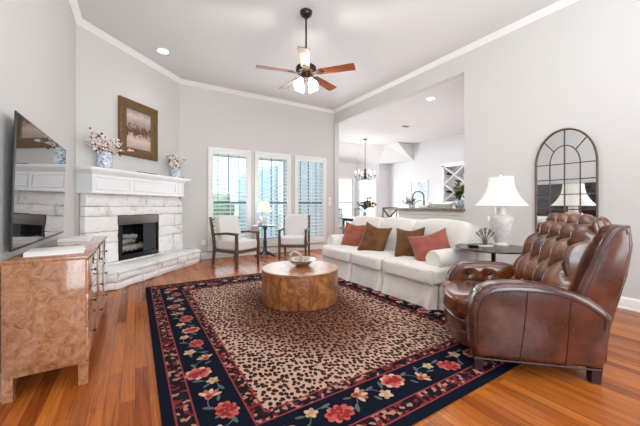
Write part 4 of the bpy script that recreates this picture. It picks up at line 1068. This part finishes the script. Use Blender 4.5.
M_green = mat('leaf_green', (86, 112, 58), .6, var=.4, vscale=30)
M_sage = mat('sage_green', (140, 152, 126), .7, var=.3, vscale=30)
M_dgreen = mat('dark_leaf_green', (52, 78, 44), .6, var=.3, vscale=30)
def leafmesh(b, base, tip, w, m=0, up=Vector((0, 0, 1))):
    base, tip = Vector(base), Vector(tip); d = tip - base; s = d.cross(up)
    if s.length < 1e-4: s = Vector((1, 0, 0))
    s.normalize(); n_ = s.cross(d).normalized(); V = []
    for k in range(5):
        t = k / 4; ww = w * sin(pi * min(.97, t * .94 + .04)); c = base + d * t + n_ * (.12 * d.length * sin(pi * t))
        V += [c - s * ww, c + n_ * ww * -.25, c + s * ww]
    F = []
    for k in range(4): F += [(3 * k, 3 * k + 1, 3 * k + 4, 3 * k + 3), (3 * k + 1, 3 * k + 2, 3 * k + 5, 3 * k + 4)]
    b.raw(V, F, m)
def plant(root, n, rad, h, leaf, mats_, seed, stemr=.003, zoff=0, flat=1.0):
    rnd = random.Random(seed); bs = B(); bl = B()
    for k in range(n):
        a = rnd.uniform(0, 2 * pi); q = rnd.uniform(.2, 1) * rad; hh = h * rnd.uniform(.5, 1) * (1 - .3 * q / rad)
        p0 = Vector((0, 0, zoff - .02)); p1 = Vector((q * .3 * cos(a), q * .3 * sin(a), zoff + hh * .6)); p2 = Vector((q * cos(a), q * sin(a) * flat, zoff + hh))
        C = lambda s: p0 * (1 - s) ** 2 + p1 * 2 * s * (1 - s) + p2 * s * s
        bs.tube([C(i / 5) for i in range(6)], stemr, 5)
        for i in range(6):
            s = rnd.uniform(.35, 1); p = C(s); dr = Vector((rnd.gauss(0, 1), rnd.gauss(0, 1), rnd.gauss(.3, .6))).normalized()
            leafmesh(bl, p, p + dr * leaf * rnd.uniform(.7, 1.2), leaf * .24, rnd.randrange(len(mats_)))
    bs.build('stems', M_dgreen, root); bl.build('leaves', mats_, root, smooth=60)
pl_ = thing('eucalyptus_spray', 'loose grey-green herb plant on the bar in front of the faucet', 'plant', (4.88, 4.26, 1.105))
b = B(); b.lathe([(.05, 0), (.06, .01), (.07, .06), (.066, .06), (.05, .012), (0, .012)], n=20); b.build('planter', M_lampwhite, pl_)
plant(pl_, 16, .22, .20, .07, [M_sage, M_sage, mat('white_floret', (226, 224, 214), .8)], 5, zoff=.04)
o = thing('ceramic_dish', 'low white rectangular dish on the bar beside the faucet', 'dish', (4.86, 3.90, 1.105))
b = B(); b.box((-.06, -.11, 0), (.06, .11, .012), .004); b.box((-.06, -.11, 0), (-.05, .11, .06), .003); b.box((.05, -.11, 0), (.06, .11, .06), .003); b.box((-.06, -.11, 0), (.06, -.10, .06), .003); b.box((-.06, .10, 0), (.06, .11, .06), .003); b.build('dish_body', M_lampwhite, o)
bk_ = thing('bread_basket', 'long low whitewashed woven basket on the bar beside the blue jar', 'basket', (4.74, 3.46, 1.105))
M_bask = NT('whitewashed_wicker'); w1_ = M_bask.n('ShaderNodeTexChecker', i_Scale=64.0); M_bask.l(M_bask.coord(), w1_.inputs[0]); w1_.inputs[1].default_value = L((214, 210, 204)); w1_.inputs[2].default_value = L((150, 144, 138)); M_bask.set(Base_Color=w1_.outputs[0], Roughness=.8); M_bask = M_bask.m
b = B(); b.prism([(-.07, -.19), (.07, -.19), (.085, 0), (.07, .19), (-.07, .19), (-.085, 0)], 'z', 0, .012)
for k in range(5):
    q = 1 + .04 * k; b.tube([(.08 * q * cos(2 * pi * i / 28), .2 * q * sin(2 * pi * i / 28), .012 + .015 * k) for i in range(28)], .011, 6, closed=True)
b.build('basket_body', M_bask, bk_)
b = B()
for s in (-1, 1): b.tube([(-.04, s * .22, .07), (-.03, s * .25, .10), (.03, s * .25, .10), (.04, s * .22, .07)], .007, 6)
b.build('handles', M_bask, bk_)
vj = thing('porcelain_jar', 'round blue and white porcelain planter on the bar end by the wall', 'planter', (4.90, 3.20, 1.105))
b = B(); b.lathe([(.05, 0), (.06, .012), (.09, .06), (.095, .1), (.075, .14), (.06, .15), (.055, .145), (0, .13)], n=28); b.build('jar_body', M_blue, vj)
b = B(); b.lathe([(.052, 0), (.056, .006), (.05, .012), (0, .012)], n=20); b.build('foot_ring', M_blue, vj)
gp = thing('leafy_plant', 'bushy green plant growing from the blue and white jar on the bar', 'plant', (4.90, 3.20, 1.235))
plant(gp, 18, .22, .34, .11, [M_green, M_dgreen, mat('yellow_green_leaf', (132, 146, 74), .6)], 11, zoff=.01)

# wine rack cabinet on the kitchen wall
wr = thing('wine_rack_cabinet', 'white wall cabinet with crossed wine cubbies above the bar', 'cabinet', (KX - .001, 5.68, 1.24))
D_, y0, y1, H_ = .36, -.40, .40, 1.20
b = B(); b.box((-.02, y0, 0), (0, y1, H_)); b.box((-D_, y0, 0), (-.02, y0 + .05, H_)); b.box((-D_, y1 - .05, 0), (-.02, y1, H_)); b.box((-D_, y0, 0), (-.02, y1, .05)); b.box((-D_, y0, H_ - .06), (-.02, y1, H_)); b.build('carcass', M_white, wr)
b = B(); b.box((-D_ - .04, y0 - .03, H_), (0, y1 + .03, H_ + .06), .012); b.build('cornice', M_white, wr)
b = B(); hh = (H_ - .11) / 2
for r in range(2):
    zb = .05 + r * hh; a_ = Vector((0, y0 + .05, zb)); c_ = Vector((0, y1 - .05, zb + hh))
    for (p, q) in (((y0 + .05, zb), (y1 - .05, zb + hh)), ((y0 + .05, zb + hh), (y1 - .05, zb))):
        d = Vector((q[0] - p[0], q[1] - p[1])).normalized(); n_ = Vector((-d.y, d.x)) * .012
        b.prism([(p[0] - n_.x, p[1] - n_.y), (q[0] - n_.x, q[1] - n_.y), (q[0] + n_.x, q[1] + n_.y), (p[0] + n_.x, p[1] + n_.y)], 'x', -D_ + .01, -.02)
b.build('crossed_dividers', M_white, wr)
M_bott = mat('dark_bottle_glass', (40, 50, 38), .15)
M_foil = mat('bottle_foil', (110, 60, 50), .35)
for k, (yy, zz_, lab) in enumerate(((.29, .36, 'wine bottle lying in the lower side cubby of the wine rack'), (-.02, .68, 'wine bottle lying in the middle cubby of the wine rack'), (.29, .93, 'wine bottle lying in the upper side cubby of the wine rack'), (-.29, .93, 'wine bottle lying in the upper cubby of the wine rack, wall side'))):
    w_ = thing('wine_bottle', lab, 'bottle', (KX - .001, 5.68 + yy, 1.24 + zz_), 0, 'bottles in the wine rack')
    b = B(); b.lathe([(0, 0), (.036, .002), (.037, .19), (.03, .22), (.014, .25), (.014, .29), (0, .29)], n=14, M=Matrix.Translation((-.03, 0, 0)) @ Matrix.Rotation(R_(-90), 4, 'Y')); b.build('bottle_glass', M_bott, w_)
    b = B(); b.lathe([(0, .255), (.0155, .255), (.0155, .297), (0, .298)], n=12, M=Matrix.Translation((-.03, 0, 0)) @ Matrix.Rotation(R_(-90), 4, 'Y')); b.build('foil_cap', M_foil, w_)
def m_print(seed):
    t = NT('pale_blue_print'); n1 = t.noise(5, 4, .6, t.coord(rot=(seed, 0, 0)), 1.5)
    t.set(Base_Color=t.ramp(n1.outputs[0], [(.35, L((176, 194, 212))), (.5, L((214, 222, 230))), (.62, L((138, 166, 198)))]), Roughness=.4); return t.m
for k, (ya, yb) in enumerate(((7.66, 8.16), (6.92, 7.42))):
    p_ = thing('framed_print', 'white-framed pale blue print on the kitchen wall, ' + ('the one nearer the dining nook' if k == 0 else 'the one nearer the wine rack'), 'picture', (KX - .001, (ya + yb) / 2, 1.36), 0, 'pale blue prints in the kitchen')
    w_ = (yb - ya) / 2; b = B(); h = .70
    rectframe(b, -w_, w_, 0, h, .06, .06, .06, -.03, 0, .004, axis='x')
    b.build('print_frame', M_white, p_)
    b = B(); b.box((-.014, -w_ + .05, .05), (-.004, w_ - .05, h - .05)); b.build('print', m_print(k + .4), p_)
b = B(); b.box((KX - .62, 3.2, 0), (KX - .002, 8.0, .88)); tag(b.build('kitchen_cabinet', M_white), 'long white base cabinet run along the far kitchen wall', 'cabinet')
tag(B().box((KX - .65, 3.2, .88), (KX - .002, 8.02, .92), .005).build('kitchen_worktop', mat('pale_stone_worktop', (216, 210, 202), .3)), 'pale worktop along the far kitchen wall under the wine rack', 'worktop')
point('undercabinet_light', (KX - .2, 6.3, 1.28), 2, (1, .86, .66), .06)

# ================================================================== DINING
ch = thing('chandelier', 'dark iron six-light candle chandelier over the dining table', 'chandelier', (6.66, 7.83, KZ))
b = B(); b.lathe([(0, 0), (.07, 0), (.075, -.015), (.03, -.035), (0, -.036)][::-1], n=20); b.build('canopy', M_blackmetal, ch)
b = B(); b.tube([(0, 0, -.03), (0, 0, -1.05)], .009, 8); b.build('rod', M_blackmetal, ch)
b = B(); b.lathe([(.01, -1.0), (.03, -1.02), (.032, -1.15), (.05, -1.19), (.035, -1.24), (.06, -1.29), (.03, -1.36), (.012, -1.40), (0, -1.42)], n=16); b.build('hub', M_blackmetal, ch)
for k in range(6):
    a = R_(60 * k + 12); cs, sn = cos(a), sin(a)
    b = B(); b.tube([(r * cs, r * sn, z) for r, z in ((.03, -1.28), (.10, -1.36), (.20, -1.40), (.29, -1.37), (.325, -1.30), (.325, -1.27))], .010, 6); b.lathe([(.0, -1.275), (.04, -1.265), (.045, -1.25), (0, -1.255)], (.325 * cs, .325 * sn, 0), n=12); ar_ = b.build('arm', M_blackmetal, ch)
    b = B(); b.lathe([(.013, -1.255), (.013, -1.155), (0, -1.155)], (.325 * cs, .325 * sn, 0), n=10); b.build('candle_sleeve', M_lampwhite, ar_)
    b = B(); b.ball((.325 * cs, .325 * sn, -1.115), (.02, .02, .042), sub=1); b.build('bulb', M_bulb, ar_)
point('chandelier_light', (6.66, 7.83, 2.4), 8, (1, .93, .82), .2)
dt = thing('dining_table', 'dark wood dining table under the chandelier', 'dining table', (6.66, 7.75, 0))
b = B(); b.box((-.80, -.5, .715), (.80, .5, .755), .008); b.build('table_top', M_darkwood, dt)
for x in (-.68, .68):
    for y in (-.4, .4):
        b = B(); b.tube([(x, y, 0), (x, y, .72)], [.03, .045], 4); b.build('leg', M_darkwood, dt, smooth=30)
b = B(); b.box((-.7, -.42, .64), (.7, .42, .716)); b.build('apron', M_darkwood, dt)
M_grey = mat('weathered_grey_wood', (134, 130, 126), .6, var=.2, vscale=20)
def spindle_chair(label, loc, rz, m, h=1.04, seat=.46, xback=False, group='dining chairs'):
    r = thing('dining_chair', label, 'chair', loc, rz, group)
    for sx in (-1, 1):
        b = B(); b.tube([(sx * .19, -.19, 0), (sx * .18, -.18, seat)], [.016, .022], 6); b.build('leg', m, r)
        b = B(); b.tube([(sx * .19, .21, 0), (sx * .185, .19, seat), (sx * .19, .27, h)], [.017, .022, .016], 6); b.build('leg', m, r, label='rear leg running up into the back post')
    b = B(); b.box((-.215, -.21, seat - .02), (.215, .21, seat + .018), .012); b.build('seat', m, r)
    b = B(); b.tube([(-.205, .262, h - .02), (0, .285, h), (.205, .262, h - .02)], .024, 8); b.build('top_rail', m, r)
    b = B()
    if xback:
        b.tube([(-.18, .20, seat + .1), (.18, .262, h - .04)], .023, 6); b.tube([(.18, .20, seat + .1), (-.18, .262, h - .04)], .023, 6); b.build('cross_slats', m, r)
    else:
        for k in range(6): x = -.14 + .056 * k; b.tube([(x, .195, seat), (x, .275, h - .01)], .009, 6)
        b.build('spindles', m, r)
    b = B(); b.tube([(-.185, -.185, seat * .45), (.185, -.185, seat * .45)], .01, 6); b.tube([(-.185, .2, seat * .4), (.185, .2, seat * .4)], .01, 6); b.build('stretcher', m, r)
spindle_chair('grey spindle-back chair on the far side of the dining table below the flowers', (7.08, 8.42, 0), R_(8), M_grey)
spindle_chair('grey chair seen side-on at the end of the dining table by the first nook window', (5.62, 7.6, 0), R_(90), M_grey, 1.06)
spindle_chair('brown wooden chair with a crossed back standing at the end of the bar', (5.95, 6.05, 0), R_(150), mat('honey_brown_wood', (112, 84, 60), .5, var=.2), 1.10, .5, True, None)
fv = thing('flower_vase', 'small glass vase on the dining table holding the red bouquet', 'vase', (6.56, 7.74, .755))
b = B(); b.lathe([(.05, 0), (.06, .01), (.065, .1), (.05, .17), (.058, .19), (.054, .19), (.046, .168), (0, .02)], n=20); b.build('vase_body', mat('pale_green_glass', (170, 184, 176), .1), fv)
b = B(); b.tube([(.056 * cos(a * pi / 12), .056 * sin(a * pi / 12), .19) for a in range(24)], .004, 5, closed=True); b.build('rim', M_lampwhite, fv)
bq = thing('flower_bouquet', 'loose bouquet of rust-red flowers and greenery on the dining table', 'flowers', (6.56, 7.74, 1.0))
plant(bq, 22, .34, .36, .14, [M_green, M_dgreen], 31)
rnd = random.Random(9); M_petal = [mat('rust_petal', (176, 76, 56), .7), mat('pink_petal', (206, 132, 116), .7)]
for k in range(12):
    b = B(); x, y, z = rnd.uniform(-.05, .32), rnd.uniform(-.22, .12), rnd.uniform(.12, .46)
    for q in range(6): b.ball((x + rnd.gauss(0, .018), y + rnd.gauss(0, .018), z + rnd.gauss(0, .018)), rnd.uniform(.024, .036), m=rnd.choice((0, 0, 1)), sub=1)
    b.build('bloom', M_petal, bq)
